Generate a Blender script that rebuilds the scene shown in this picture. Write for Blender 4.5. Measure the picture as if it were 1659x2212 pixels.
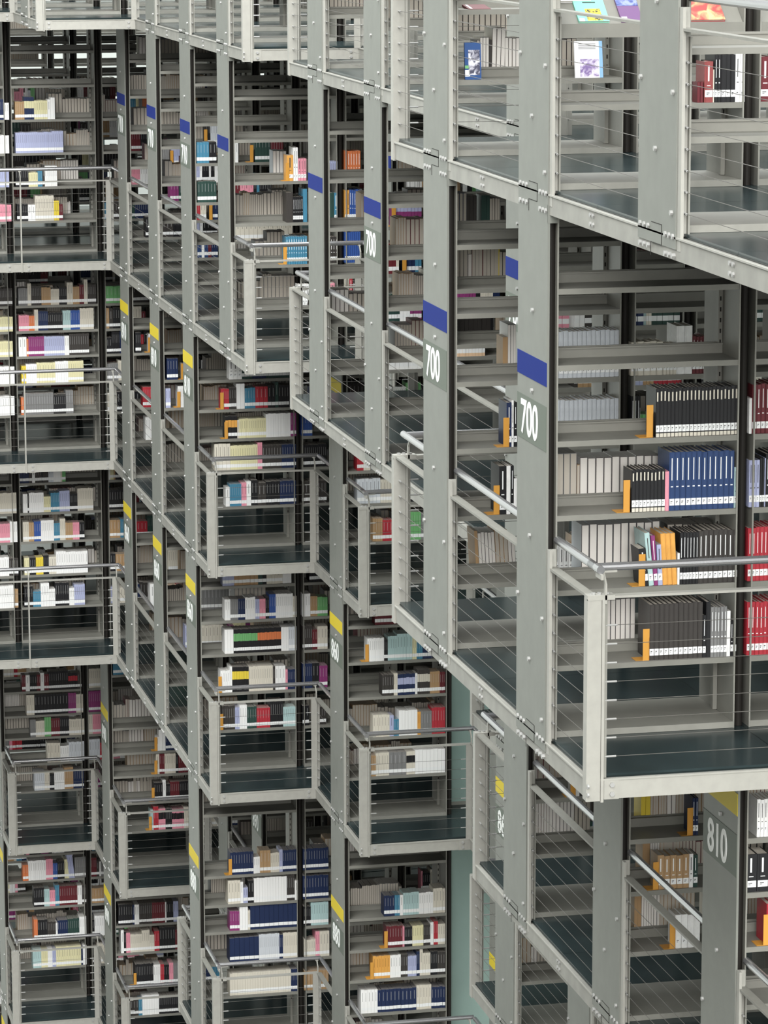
import bpy, math, random
from mathutils import Matrix, Vector
sc = bpy.context.scene
for o in list(bpy.data.objects): bpy.data.objects.remove(o)
COL = sc.collection

# ---------------------------------------------------------------- camera
ZC = 16.1                                   # eye height above the ground floor of the atrium
cam = bpy.data.cameras.new('camera'); cam.sensor_fit = 'HORIZONTAL'; cam.sensor_width = 36.0
cam.lens = 7663 / 1659 * 36.0; cam.clip_start = 0.5; cam.clip_end = 300
camo = bpy.data.objects.new('camera', cam); COL.objects.link(camo)
YAW, PIT, ROL = 0.219096, 0.180942, -0.002284
def rot(a, i, j):
    m = Matrix.Identity(3); c, s = math.cos(a), math.sin(a)
    m[i][i] = c; m[j][j] = c; m[i][j] = -s; m[j][i] = s
    return m
RC = rot(ROL, 0, 1) @ rot(PIT, 1, 2) @ Matrix(((1, 0, 0), (0, 0, -1), (0, 1, 0))) @ rot(YAW, 0, 1)
cm = Matrix((RC[0], -RC[1], -RC[2])).transposed().to_4x4(); cm.translation = (0, 0, ZC)
camo.matrix_world = cm
sc.camera = camo

# ---------------------------------------------------------------- world, lights, exposure
EXPOSURE = 1.0
W_TOP, W_MID, W_LOW = 1.1, 0.24, 0.05
w = bpy.data.worlds.new('world'); sc.world = w; w.use_nodes = True
nt = w.node_tree; nt.nodes.clear()
tc = nt.nodes.new('ShaderNodeTexCoord'); sep = nt.nodes.new('ShaderNodeSeparateXYZ')
ramp = nt.nodes.new('ShaderNodeValToRGB'); mp = nt.nodes.new('ShaderNodeMapRange')
bg = nt.nodes.new('ShaderNodeBackground'); out = nt.nodes.new('ShaderNodeOutputWorld')
mp.inputs[1].default_value = -1; mp.inputs[2].default_value = 1
L = nt.links.new
L(tc.outputs['Generated'], sep.inputs[0]); L(sep.outputs['Z'], mp.inputs[0]); L(mp.outputs[0], ramp.inputs[0]); L(ramp.outputs[0], bg.inputs[0]); L(bg.outputs[0], out.inputs[0])
e = ramp.color_ramp.elements
e[0].position = 0.35; e[0].color = (W_LOW * .95, W_LOW, W_LOW * .95, 1)
e[1].position = 0.95; e[1].color = (W_TOP * .97, W_TOP, W_TOP * 1.0, 1)
m_ = e.new(0.55); m_.color = (W_MID * .98, W_MID, W_MID * .99, 1)
bg.inputs[1].default_value = 1.0
def area(name, loc, target, sx, sy, power, color=(1, 1, 1)):
    l = bpy.data.lights.new(name, 'AREA'); l.shape = 'RECTANGLE'; l.size = sx; l.size_y = sy; l.energy = power; l.color = color
    o = bpy.data.objects.new(name, l); COL.objects.link(o); o.location = loc
    o.rotation_euler = (Vector(target) - Vector(loc)).to_track_quat('-Z', 'Y').to_euler()
    return o
area('skylight', (-1.0, 23, 25), (2, 25, 0), 9, 50, 3900, (0.97, 1.0, 0.99))          # glazed roof over the atrium
area('end_window', (2.0, -12, 22), (5.5, 24, 10), 16, 14, 2600, (1.0, 0.99, 0.96))     # glazed end of the atrium behind the viewer
sun = bpy.data.lights.new('front_fill', 'SUN'); sun.energy = 2.2; sun.angle = math.radians(60); sun.color = (1.0, 0.99, 0.96)
suno = bpy.data.objects.new('front_fill', sun); COL.objects.link(suno)
suno.rotation_euler = Vector((0.42, 1.0, -0.55)).to_track_quat('-Z', 'Y').to_euler()      # added soft fill, angled past the near stacks to brighten far books
sc.view_settings.view_transform = 'Standard'; sc.view_settings.look = 'None'
sc.view_settings.gamma = 1.0; sc.view_settings.use_curve_mapping = False
sc.view_settings.exposure = EXPOSURE
sc.cycles.max_bounces = 6; sc.cycles.diffuse_bounces = 3

# ---------------------------------------------------------------- materials
def mat(name, col, rough=0.6, metal=0.0, noise=0.0, nscale=30.0, bump=0.0, spec=0.4, trans=None):
    m = bpy.data.materials.new(name); m.use_nodes = True
    n = m.node_tree; b = n.nodes['Principled BSDF']
    b.inputs['Roughness'].default_value = rough; b.inputs['Metallic'].default_value = metal
    b.inputs['Specular IOR Level'].default_value = spec
    b.inputs['Base Color'].default_value = (*col, 1)
    if noise or bump:
        t = n.nodes.new('ShaderNodeTexCoord'); x = n.nodes.new('ShaderNodeTexNoise'); x.inputs['Scale'].default_value = nscale; x.inputs['Detail'].default_value = 4
        n.links.new(t.outputs['Object'], x.inputs['Vector'])
        if noise:
            r = n.nodes.new('ShaderNodeValToRGB')
            r.color_ramp.elements[0].position = 0.3; r.color_ramp.elements[1].position = 0.7
            r.color_ramp.elements[0].color = (*[c * (1 - noise) for c in col], 1); r.color_ramp.elements[1].color = (*[min(1, c * (1 + noise)) for c in col], 1)
            n.links.new(x.outputs['Fac'], r.inputs[0]); n.links.new(r.outputs[0], b.inputs['Base Color'])
        if bump:
            bp = n.nodes.new('ShaderNodeBump'); bp.inputs['Strength'].default_value = bump; bp.inputs['Distance'].default_value = 0.002
            n.links.new(x.outputs['Fac'], bp.inputs['Height']); n.links.new(bp.outputs[0], b.inputs['Normal'])
    return m
STEEL = mat('painted_steel', (0.245, 0.242, 0.216), 0.5, 0.0, 0.07, 14)
PLATE = mat('column_paint', (0.203, 0.211, 0.19), 0.5, 0.0, 0.05, 9, 0.05)
CREAM = mat('rail_paint', (0.36, 0.354, 0.322), 0.45, 0.0, 0.05, 20)
BEAM = mat('beam_paint', (0.295, 0.291, 0.264), 0.5, 0.0, 0.13, 7)
SHELF = mat('shelf_paint', (0.215, 0.212, 0.188), 0.45, 0.0, 0.05, 12)
DARK = mat('pole_paint', (0.018, 0.016, 0.014), 0.55, spec=0.18)
BOLT = mat('zinc_bolt', (0.42, 0.42, 0.41), 0.4, 0.3)
TUBE = mat('brushed_steel', (0.40, 0.40, 0.41), 0.25, 0.75)
CABLE = mat('steel_cable', (0.12, 0.115, 0.105), 0.55, 0.0, spec=0.25)
GLASS = mat('dark_floor_glass', (0.024, 0.036, 0.038), 0.22, 0.0, 0.25, 3, 0, 0.28)
SEAM = mat('glass_edge', (0.008, 0.014, 0.014), 0.2)
BLUE = mat('blue_band', (0.009, 0.026, 0.20), 0.6, spec=0.08)
YELLOW = mat('yellow_band', (0.70, 0.55, 0.03), 0.55, spec=0.2)
PLAQUE = mat('number_plaque', (0.13, 0.152, 0.125), 0.5, spec=0.2)
WHITE = mat('white_numerals', (0.9, 0.92, 0.9), 0.5)
ORANGE = mat('bookend_orange', (0.62, 0.30, 0.05), 0.45)
PAGES = mat('page_paper', (0.50, 0.46, 0.40), 0.8, 0, 0.12, 60)
LABEL = mat('spine_label', (0.86, 0.87, 0.87), 0.6)
INK = mat('label_ink', (0.05, 0.05, 0.05), 0.7)
GROUND = mat('ground_stone', (0.12, 0.115, 0.105), 0.7, 0, 0.1, 2)
WALLD = mat('opposite_shade_wall', (0.16, 0.155, 0.14), 0.7, 0, 0.3, 1.2)
WALL = mat('pale_wall', (0.62, 0.66, 0.63), 0.7, 0, 0.06, 1)

# ---------------------------------------------------------------- mesh helpers
class MB:
    def __init__(s): s.v = []; s.f = []; s.m = []; s.mats = []
    def mi(s, m):
        if m not in s.mats: s.mats.append(m)
        return s.mats.index(m)
    def box(s, x0, x1, y0, y1, z0, z1, m):
        k = len(s.v); i = s.mi(m)
        s.v += [(x0, y0, z0), (x1, y0, z0), (x1, y1, z0), (x0, y1, z0), (x0, y0, z1), (x1, y0, z1), (x1, y1, z1), (x0, y1, z1)]
        s.f += [(k, k + 3, k + 2, k + 1), (k + 4, k + 5, k + 6, k + 7), (k, k + 1, k + 5, k + 4), (k + 1, k + 2, k + 6, k + 5), (k + 2, k + 3, k + 7, k + 6), (k + 3, k, k + 4, k + 7)]
        s.m += [i] * 6
    def tube(s, pts, r, m, n=10, caps=True):
        i = s.mi(m); P = [Vector(p) for p in pts]; rings = []
        for a, p in enumerate(P):
            d = ((P[a + 1] - p) if a < len(P) - 1 else (p - P[a - 1])).normalized()
            if 0 < a < len(P) - 1: d = (d + (p - P[a - 1]).normalized()).normalized()
            u = d.cross(Vector((0, 0, 1)) if abs(d.z) < 0.9 else Vector((0, 1, 0))).normalized(); w_ = u.cross(d)
            k = len(s.v); rings.append(k)
            for q in range(n):
                t = 2 * math.pi * q / n; s.v.append(tuple(p + u * (r * math.cos(t)) + w_ * (r * math.sin(t))))
        for a in range(len(P) - 1):
            for q in range(n):
                s.f.append((rings[a] + q, rings[a] + (q + 1) % n, rings[a + 1] + (q + 1) % n, rings[a + 1] + q)); s.m.append(i)
        if caps:
            s.f += [tuple(rings[0] + q for q in range(n))[::-1], tuple(rings[-1] + q for q in range(n))]; s.m += [i, i]
    def bolt(s, x, y, z, axis, sgn, m, r=0.011, h=0.009):      # hexagon head standing off a face
        d = [0, 0, 0]; d[axis] = sgn * h
        s.tube([(x, y, z), (x + d[0], y + d[1], z + d[2])], r, m, 6)
    def ribbon(s, pts, wv, t, m):                              # flat bar bent along a polyline; wv = width vector, t = thickness vector
        i = s.mi(m); wv = Vector(wv); t = Vector(t)
        for a in range(len(pts) - 1):
            p, q = Vector(pts[a]), Vector(pts[a + 1]); k = len(s.v)
            for b in (p, q):
                s.v += [tuple(b - wv - t), tuple(b + wv - t), tuple(b + wv + t), tuple(b - wv + t)]
            s.f += [(k, k + 1, k + 5, k + 4), (k + 1, k + 2, k + 6, k + 5), (k + 2, k + 3, k + 7, k + 6), (k + 3, k, k + 4, k + 7), (k, k + 3, k + 2, k + 1), (k + 4, k + 5, k + 6, k + 7)]
            s.m += [i] * 6
    def mesh(s, name):
        me = bpy.data.meshes.new(name); me.from_pydata(s.v, [], s.f)
        for m in s.mats: me.materials.append(m)
        me.polygons.foreach_set('material_index', s.m); me.update()
        return me
    def build(s, name, parent=None, loc=(0, 0, 0)): return put(name, s.mesh(name), parent, loc)
def put(name, me, parent=None, loc=(0, 0, 0), rz=0.0):
    o = bpy.data.objects.new(name, me); COL.objects.link(o); o.location = loc
    if rz: o.rotation_euler = (0, 0, rz)
    if parent: o.parent = parent
    return o
def thing(name, label, cat, loc=(0, 0, 0), group=None, me=None):
    o = bpy.data.objects.new(name, me); COL.objects.link(o); o.location = loc
    o['label'] = label; o['category'] = cat; o['kind'] = 'thing'
    if group: o['group'] = group
    return o
def struct(o): o['kind'] = 'structure'; return o
MESH = {}
def cached(key, fn):
    if key not in MESH: MESH[key] = fn()
    return MESH[key]

# ---------------------------------------------------------------- the building grid
P, Y0, DEP = 2.1, 16.7545, 0.567
def YK(k): return Y0 + k * P                # front face of bookcase row k
def XI(i): return 4.56 + 1.025 * i          # bay line i
LZ = [ZC + z for z in (-1.593, -4.348, -6.602, -8.842, -11.61, -13.83, -16.07)]
TOPZ = LZ[0] + 2.75
NEAR, FAR = 0.364 * P, 0.636 * P
IMIN = [
 {-2: 0, -1: 0, 0: 0, 1: 0, 2: 1, 3: 1, 4: 1, 5: 1, 6: 2, 7: 1, 8: 1, 9: 1, 10: 0, 11: -1, 12: -1, 13: -1},
 {-1: 1, 0: 0, 1: 0, 2: 1, 3: 1, 4: 1, 5: 1, 6: 2, 7: 1, 8: 1, 9: 1, 10: 1, 11: -2, 12: -2, 13: -2},
 {-1: 1, 0: 1, 1: 1, 2: 1, 3: 2, 4: 2, 5: 3, 6: 3, 7: 2, 8: 1, 9: 1, 10: 1, 11: -2, 12: -2, 13: -2},
 {0: 2, 1: 2, 2: 2, 3: 2, 4: 2, 5: 3, 6: 3, 7: 2, 8: 1, 9: 1, 10: 1, 11: -2, 12: -2, 13: -2},
 {2: 2, 3: 2, 4: 2, 5: 3, 6: 3, 7: 2, 8: 1, 9: 2, 10: 2, 11: 1, 12: 0, 13: 0},
 {4: 2, 5: 3, 6: 3, 7: 2, 8: 1, 9: 2, 10: 2, 11: 1, 12: 0, 13: 0},
 {9: 2, 10: 2, 11: 1, 12: 0, 13: 0}]
IMAXS = {(3, 7): 2, (4, 7): 2}
IMAX = {-2: 1, -1: 1, 0: 2, 1: 3, 2: 4, 3: 4, 4: 5, 5: 5, 6: 6, 7: 7, 8: 7, 9: 7, 10: 8, 11: 8, 12: 8, 13: 8}
SHX = {(4, 7): [0.5, 0.892, 1.226, 1.522, 1.832, 2.35]}
SHZ = [[0.43, 0.81], [0.385, 0.77, 1.15, 1.525, 1.905, 2.285], [0.43, 0.79, 1.10, 1.39, 1.68], [0.433, 0.81, 1.20, 1.535, 1.88], [0.464, 0.81, 1.137, 1.415, 1.715, 2.35], [0.43, 0.79, 1.21, 1.55, 1.88], [0.43, 0.79, 1.21, 1.55]]
TIER = ['top tier', 'blue-band tier', 'upper yellow tier', 'middle yellow tier', 'lower yellow tier', 'lowest tier', 'ground tier']
ORD = 'zeroth first second third fourth fifth sixth seventh eighth ninth tenth eleventh twelfth thirteenth fourteenth fifteenth sixteenth seventeenth eighteenth nineteenth twentieth'.split()
ORD += ['twenty-' + o for o in ORD[1:10]] + ['thirtieth'] + ['thirty-' + o for o in ORD[1:10]]
def ROW(k): return ORD[k + 2] + ' row'      # rows counted from the one nearest the viewer
def storey_top(s, k, i):                    # underside of the floor above
    return (LZ[s - 1] if s else TOPZ)
VIS = {('beam',0,-1),('beam',0,-2),('beam',0,0),('beam',0,1),('beam',0,10),('beam',0,2),('beam',0,3),('beam',0,4),('beam',0,5),('beam',0,6),('beam',0,7),('beam',0,8),('beam',0,9),('beam',1,0),('beam',1,1),('beam',1,10),('beam',1,3),('beam',1,4),('beam',1,5),('beam',1,7),('beam',1,8),('beam',1,9),('beam',2,1),('beam',2,10),('beam',2,2),('beam',2,4),('beam',2,7),('beam',2,8),('beam',2,9),('beam',3,10),('beam',3,4),('beam',3,6),('beam',3,7),('beam',3,8),('beam',3,9),('beam',4,10),('beam',4,11),('beam',4,12),('beam',4,8),('beam',4,9),('beam',5,11),('beam',5,12),('case',0,-1,0),('case',0,-1,1),('case',0,0,0),('case',0,0,1),('case',0,0,2),('case',0,1,0),('case',0,1,1),('case',0,1,2),('case',0,10,0),('case',0,10,1),('case',0,10,2),('case',0,10,3),('case',0,10,4),('case',0,11,-1),('case',0,11,0),('case',0,11,1),('case',0,11,2),('case',0,11,3),('case',0,11,4),('case',0,12,-1),('case',0,12,0),('case',0,12,1),('case',0,12,2),('case',0,12,3),('case',0,13,0),('case',0,2,0),('case',0,2,1),('case',0,2,2),('case',0,2,3),('case',0,3,1),('case',0,3,2),('case',0,3,3),('case',0,4,1),('case',0,4,2),('case',0,4,3),('case',0,5,1),('case',0,5,2),('case',0,5,3),('case',0,5,4),('case',0,5,5),('case',0,6,1),('case',0,6,2),('case',0,6,3),('case',0,6,4),('case',0,7,1),('case',0,7,2),('case',0,7,3),('case',0,8,1),('case',0,8,2),('case',0,8,3),('case',0,9,1),('case',0,9,2),('case',0,9,3),('case',0,9,4),('case',1,0,0),('case',1,0,1),('case',1,0,2),('case',1,1,0),('case',1,1,1),('case',1,1,2),('case',1,10,1),('case',1,10,2),('case',1,10,3),('case',1,11,-1),('case',1,11,-2),('case',1,11,0),('case',1,11,1),('case',1,11,2),('case',1,11,3),('case',1,11,4),('case',1,12,-1),('case',1,12,-2),('case',1,12,0),('case',1,12,1),('case',1,12,2),('case',1,12,3),('case',1,12,4),('case',1,13,0),('case',1,13,1),('case',1,13,2),('case',1,13,3),('case',1,13,4),('case',1,14,0),('case',1,14,1),('case',1,14,2),('case',1,14,3),('case',1,2,0),('case',1,2,1),('case',1,2,2),('case',1,2,3),('case',1,3,1),('case',1,3,2),('case',1,3,3),('case',1,3,4),('case',1,4,1),('case',1,4,2),('case',1,4,3),('case',1,4,4),('case',1,5,1),('case',1,5,2),('case',1,5,3),('case',1,6,1),('case',1,6,2),('case',1,6,3),('case',1,7,1),('case',1,7,2),('case',1,7,3),('case',1,7,4),('case',1,8,1),('case',1,8,2),('case',1,8,3),('case',1,8,4),('case',1,9,1),('case',1,9,2),('case',1,9,3),('case',1,9,4),('case',2,0,1),('case',2,0,2),('case',2,1,1),('case',2,1,2),('case',2,10,1),('case',2,10,2),('case',2,10,3),('case',2,10,4),('case',2,11,-1),('case',2,11,-2),('case',2,11,0),('case',2,11,1),('case',2,11,2),('case',2,11,3),('case',2,12,-1),('case',2,12,-2),('case',2,12,0),('case',2,12,1),('case',2,12,2),('case',2,12,3),('case',2,12,4),('case',2,13,0),('case',2,13,1),('case',2,13,2),('case',2,13,3),('case',2,13,4),('case',2,14,0),('case',2,14,1),('case',2,14,3),('case',2,2,1),('case',2,2,2),('case',2,2,3),('case',2,3,1),('case',2,3,2),('case',2,7,2),('case',2,7,3),('case',2,7,4),('case',2,8,1),('case',2,8,2),('case',2,8,3),('case',2,8,4),('case',2,9,1),('case',2,9,2),('case',2,9,3),('case',2,9,4),('case',3,10,1),('case',3,10,2),('case',3,10,3),('case',3,10,4),('case',3,11,-1),('case',3,11,-2),('case',3,11,0),('case',3,11,1),('case',3,11,2),('case',3,11,3),('case',3,11,4),('case',3,12,-1),('case',3,12,-2),('case',3,12,0),('case',3,12,1),('case',3,12,2),('case',3,12,3),('case',3,13,0),('case',3,13,1),('case',3,14,0),('case',3,3,2),('case',3,3,3),('case',3,4,2),('case',3,4,3),('case',3,5,2),('case',3,7,2),('case',3,7,3),('case',3,8,1),('case',3,8,2),('case',3,8,3),('case',3,8,4),('case',3,9,1),('case',3,9,2),('case',3,9,3),('case',3,9,4),('case',4,10,2),('case',4,10,3),('case',4,10,4),('case',4,11,1),('case',4,11,2),('case',4,11,3),('case',4,12,0),('case',4,12,1),('case',4,12,2),('case',4,12,3),('case',4,13,0),('case',4,13,1),('case',4,13,2),('case',4,14,0),('case',4,14,1),('case',4,7,2),('case',4,7,3),('case',4,8,1),('case',4,8,2),('case',4,8,3),('case',4,8,4),('case',4,9,1),('case',4,9,2),('case',4,9,3),('case',4,9,4),('case',5,10,2),('case',5,10,3),('case',5,11,1),('case',5,11,2),('case',5,11,3),('case',5,12,0),('case',5,12,1),('case',5,12,2),('case',5,12,3),('case',5,13,0),('case',5,13,1),('case',5,13,2),('case',5,14,0),('case',5,14,1),('case',6,12,0),('case',6,12,1),('case',6,13,0),('case',6,13,1),('case',6,13,8),('case',6,13,9),('case',6,14,0),('case',6,14,8),('col',0,-1),('col',0,0),('col',0,1),('col',0,10),('col',0,2),('col',0,4),('col',0,5),('col',0,6),('col',0,7),('col',0,8),('col',0,9),('col',1,0),('col',1,1),('col',1,10),('col',1,2),('col',1,4),('col',1,5),('col',1,6),('col',1,7),('col',1,8),('col',1,9),('col',2,0),('col',2,1),('col',2,10),('col',2,2),('col',2,4),('col',2,6),('col',2,7),('col',2,8),('col',2,9),('col',3,10),('col',3,3),('col',3,4),('col',3,6),('col',3,7),('col',3,8),('col',3,9),('col',4,10),('col',4,11),('col',4,12),('col',4,4),('col',4,6),('col',4,7),('col',4,8),('col',4,9),('col',5,10),('col',5,11),('col',5,12),('col',5,9),('col',6,12),('floor',0,-1),('floor',0,-2),('floor',0,0),('floor',0,1),('floor',0,10),('floor',0,11),('floor',0,12),('floor',0,2),('floor',0,3),('floor',0,4),('floor',0,5),('floor',0,6),('floor',0,7),('floor',0,8),('floor',0,9),('floor',1,0),('floor',1,1),('floor',1,10),('floor',1,11),('floor',1,12),('floor',1,13),('floor',1,2),('floor',1,3),('floor',1,4),('floor',1,5),('floor',1,7),('floor',1,8),('floor',1,9),('floor',2,1),('floor',2,10),('floor',2,11),('floor',2,12),('floor',2,13),('floor',2,2),('floor',2,4),('floor',2,7),('floor',2,8),('floor',2,9),('floor',3,10),('floor',3,11),('floor',3,12),('floor',3,13),('floor',3,4),('floor',3,6),('floor',3,7),('floor',3,8),('floor',3,9),('floor',4,10),('floor',4,11),('floor',4,12),('floor',4,13),('floor',4,8),('floor',4,9),('floor',5,11),('floor',5,12),('floor',5,13),('front',0,10),('front',0,11),('front',0,7),('front',1,0),('front',1,11),('front',1,7),('front',2,11),('front',2,7),('front',2,8),('front',3,11),('front',3,7),('front',3,8),('front',4,11),('front',4,12),('front',5,12),('rf',0,1),('rf',0,10),('rf',0,5),('rf',0,6),('rf',0,9),('rf',1,1),('rf',1,10),('rf',1,5),('rf',1,6),('rf',2,10),('rf',2,2),('rf',2,4),('rf',2,6),('rf',2,7),('rf',3,10),('rf',3,4),('rf',3,6),('rf',3,7),('rf',4,10),('rf',4,11),('rf',4,6),('rf',4,7),('rf',4,8),('rf',5,11),('rk',0,2),('rk',0,6),('rk',1,2),('rk',1,6),('rk',2,3),('rk',2,5),('rk',3,5),('rk',4,9),('rn',0,10),('rn',0,2),('rn',0,6),('rn',0,7),('rn',1,0),('rn',1,2),('rn',1,6),('rn',1,7),('rn',2,7),('rn',2,8),('rn',3,7),('rn',3,8),('rn',4,11),('rn',4,12),('rn',4,7),('rn',4,8),('rn',4,9),('rn',5,11),('rn',5,12),('rp',0,-1),('rp',0,0),('rp',0,1),('rp',0,10),('rp',0,4),('rp',0,5),('rp',0,7),('rp',0,8),('rp',0,9),('rp',1,0),('rp',1,1),('rp',1,10),('rp',1,3),('rp',1,4),('rp',1,5),('rp',1,6),('rp',1,7),('rp',1,8),('rp',1,9),('rp',2,0),('rp',2,1),('rp',2,10),('rp',2,2),('rp',2,7),('rp',2,8),('rp',2,9),('rp',3,10),('rp',3,3),('rp',3,4),('rp',3,7),('rp',3,8),('rp',3,9),('rp',4,10),('rp',4,11),('rp',4,12),('rp',4,7),('rp',4,8),('rp',4,9),('rp',5,11),('rp',5,12),('rx',0,10),('rx',0,11),('rx',0,7),('rx',1,0),('rx',1,11),('rx',1,7),('rx',2,11),('rx',2,7),('rx',2,8),('rx',3,11),('rx',3,7),('rx',3,8),('rx',4,11),('rx',4,12),('rx',4,7),('rx',4,8),('rx',5,11),('rx',5,12),('ry',0,-1),('ry',0,0),('ry',0,1),('ry',0,3),('ry',0,4),('ry',0,5),('ry',0,8),('ry',0,9),('ry',1,1),('ry',1,10),('ry',1,3),('ry',1,4),('ry',1,5),('ry',1,8),('ry',1,9),('ry',2,0),('ry',2,1),('ry',2,10),('ry',2,2),('ry',2,9),('ry',3,10),('ry',3,3),('ry',3,4),('ry',3,9),('ry',4,10),('ry',5,13)}
def seen(key): return VIS is None or key in VIS

# ---------------------------------------------------------------- ground, walls
g = MB(); g.box(-20, 32, -14, 62, -0.3, 0, GROUND); struct(g.build('floor'))
g = MB(); g.box(-20, 32, YK(14) + 1.5, YK(14) + 1.9, 0, 24, WALL); struct(g.build('wall_back'))
g = MB(); g.box(19, 19.4, -10, YK(14) + 1.5, 0, 24, WALL); struct(g.build('wall_right'))
g = MB(); g.box(-6.6, -6.2, -14, 31, 0, 21, WALLD); struct(g.build('shade_wall_left'))  # unseen slab added for the opposite stacks, cut short to shade near columns

# ---------------------------------------------------------------- floors and edge beams
def floors(l):
    im = IMIN[l]; z = LZ[l]
    for k in sorted(im):
        i0 = im[k]; x1 = XI(IMAX[k] + 1)
        lo = im.get(k - 1, 99)
        ya = YK(k) - NEAR + 0.02 if lo > i0 else YK(k) - NEAR
        yb = YK(k) + FAR
        if seen(('floor', l, k)):
            b = MB(); xa = XI(i0) + 0.03
            b.box(xa, x1, ya, yb - 0.004, z - 0.012, z + 0.016, GLASS)
            b.box(xa - 0.006, x1, ya - 0.006, yb, z - 0.02, z - 0.012, SEAM)
            b.box(xa - 0.004, x1, ya - 0.004, yb, z + 0.000, z + 0.004, SEAM)
            for i in range(i0 + 1, IMAX[k] + 1): b.box(XI(i) + 0.02, XI(i) + 0.026, ya, yb, z + 0.016, z + 0.0165, SEAM)
            struct(b.build('floor'))
        if seen(('beam', l, k)):
            b = MB(); x = XI(i0)
            y0 = YK(k) - NEAR; y1 = YK(k) + FAR
            b.box(x + 0.004, x + 0.030, y0, y1, z - 0.104, z - 0.004, BEAM)
            b.box(x - 0.004, x + 0.004, y0, y1, z - 0.010, z - 0.002, CREAM)
            ym = YK(k) - 0.5 * (P - DEP)
            for dy in (-0.022, 0.022):
                for dz in (-0.032, -0.075): b.bolt(x + 0.004, ym + dy, z + dz, 0, -1, BOLT)
            o = struct(b.build('edge_beam'))
        if lo > i0 and seen(('front', l, k)):              # the floor steps back: a beam across the near end
            hi = min(lo, IMAX[k] + 1); y = YK(k) - NEAR
            b = MB(); b.box(XI(i0) + 0.03, XI(hi) + 0.03, y - 0.004, y + 0.025, z - 0.104, z - 0.004, CREAM)  # lighter than the side beams: stronger front light put into the paint
            b.box(XI(i0) + 0.03, XI(hi) + 0.03, y - 0.008, y - 0.004, z - 0.012, z - 0.003, CREAM)
            for i in range(i0, hi + 1):
                for dx in ((0.12,) if i == i0 else (-0.07,) if i == hi else (-0.10, 0.11)):
                    if i < hi or lo < 99: 
                        b.box(XI(i) + dx - 0.035, XI(i) + dx + 0.04, y - 0.007, y - 0.003, z - 0.106, z - 0.012, CREAM)
                        for dz in (-0.034, -0.080): b.bolt(XI(i) + dx + 0.004, y - 0.007, z + dz, 1, -1, BOLT, 0.013)
            struct(b.build('edge_beam'))
        hi2 = im.get(k + 1, 99)
        if hi2 > i0 and hi2 < 99 and seen(('far', l, k)):
            b = MB(); y = YK(k) + FAR; b.box(XI(i0) + 0.03, XI(hi2) + 0.03, y - 0.025, y + 0.004, z - 0.104, z - 0.004, BEAM); struct(b.build('edge_beam'))
for l in range(7): floors(l)

# ---------------------------------------------------------------- bookcases
def shelf_mesh():
    b = MB(); w0, w1 = 0.053, 0.985
    b.box(w0, w1, 0.0, 0.262, -0.005, 0.0, SHELF)
    b.box(w0, w1, 0.0, 0.004, -0.028, -0.005, SHELF)
    b.box(w0, w1, 0.258, 0.262, 0.0, 0.052, SHELF)
    b.box(w0, w1, 0.250, 0.258, 0.044, 0.052, SHELF)
    return b.mesh('shelf')
def panel_mesh(h, side):
    b = MB(); x = 0.046 if side < 0 else 0.986
    b.box(x, x + 0.006, 0.0, 0.262, 0.016, h, SHELF); b.box(x, x + 0.006, 0.305, DEP, 0.016, h, SHELF)
    b.box(x - 0.001, x + 0.007, -0.003, 0.0, 0.016, h, STEEL)
    sx = x + 0.006 if side < 0 else x - 0.022
    b.box(sx, sx + 0.022, 0.266, 0.301, 0.05, h, SHELF)
    z = 0.3
    while z < h - 0.1:
        b.box(sx + 0.007, sx + 0.015, 0.2655, 0.266, z, z + 0.022, DARK); z += 0.055
    return b.mesh('side_panel')
def base_mesh():
    b = MB(); b.box(0.053, 0.985, 0.0, DEP, 0.030, 0.048, SHELF); b.box(0.053, 0.985, -0.004, 0.0, 0.017, 0.049, STEEL); b.box(0.053, 0.985, 0.05, DEP - 0.05, 0.017, 0.030, DARK)
    return b.mesh('base_shelf')
def pole_mesh(h):
    b = MB(); b.tube([(0.0, 0.050, 0.017), (0.0, 0.050, h)], 0.0225, DARK, 16)
    b.box(-0.020, 0.020, 0.09, 0.10, 0.017, h, DARK); b.box(-0.020, 0.020, 0.45, 0.46, 0.017, h, DARK)  # dark sheets behind the pole, added to darken the shaded slot
    return b.mesh('support_pole')
def display_mesh():
    b = MB(); w0, w1 = 0.053, 0.985
    k = len(b.v); i = b.mi(SHELF)
    b.v += [(w0, 0.0, 0), (w1, 0.0, 0), (w1, 0.26, 0.20), (w0, 0.26, 0.20), (w0, 0.006, -0.006), (w1, 0.006, -0.006), (w1, 0.266, 0.194), (w0, 0.266, 0.194)]
    b.f += [(0, 1, 2, 3), (7, 6, 5, 4), (0, 4, 5, 1), (1, 5, 6, 2), (2, 6, 7, 3), (3, 7, 4, 0)]; b.m += [i] * 6
    b.box(w0, w1, -0.004, 0.0, -0.055, 0.012, SHELF)
    return b.mesh('display_shelf')
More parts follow.
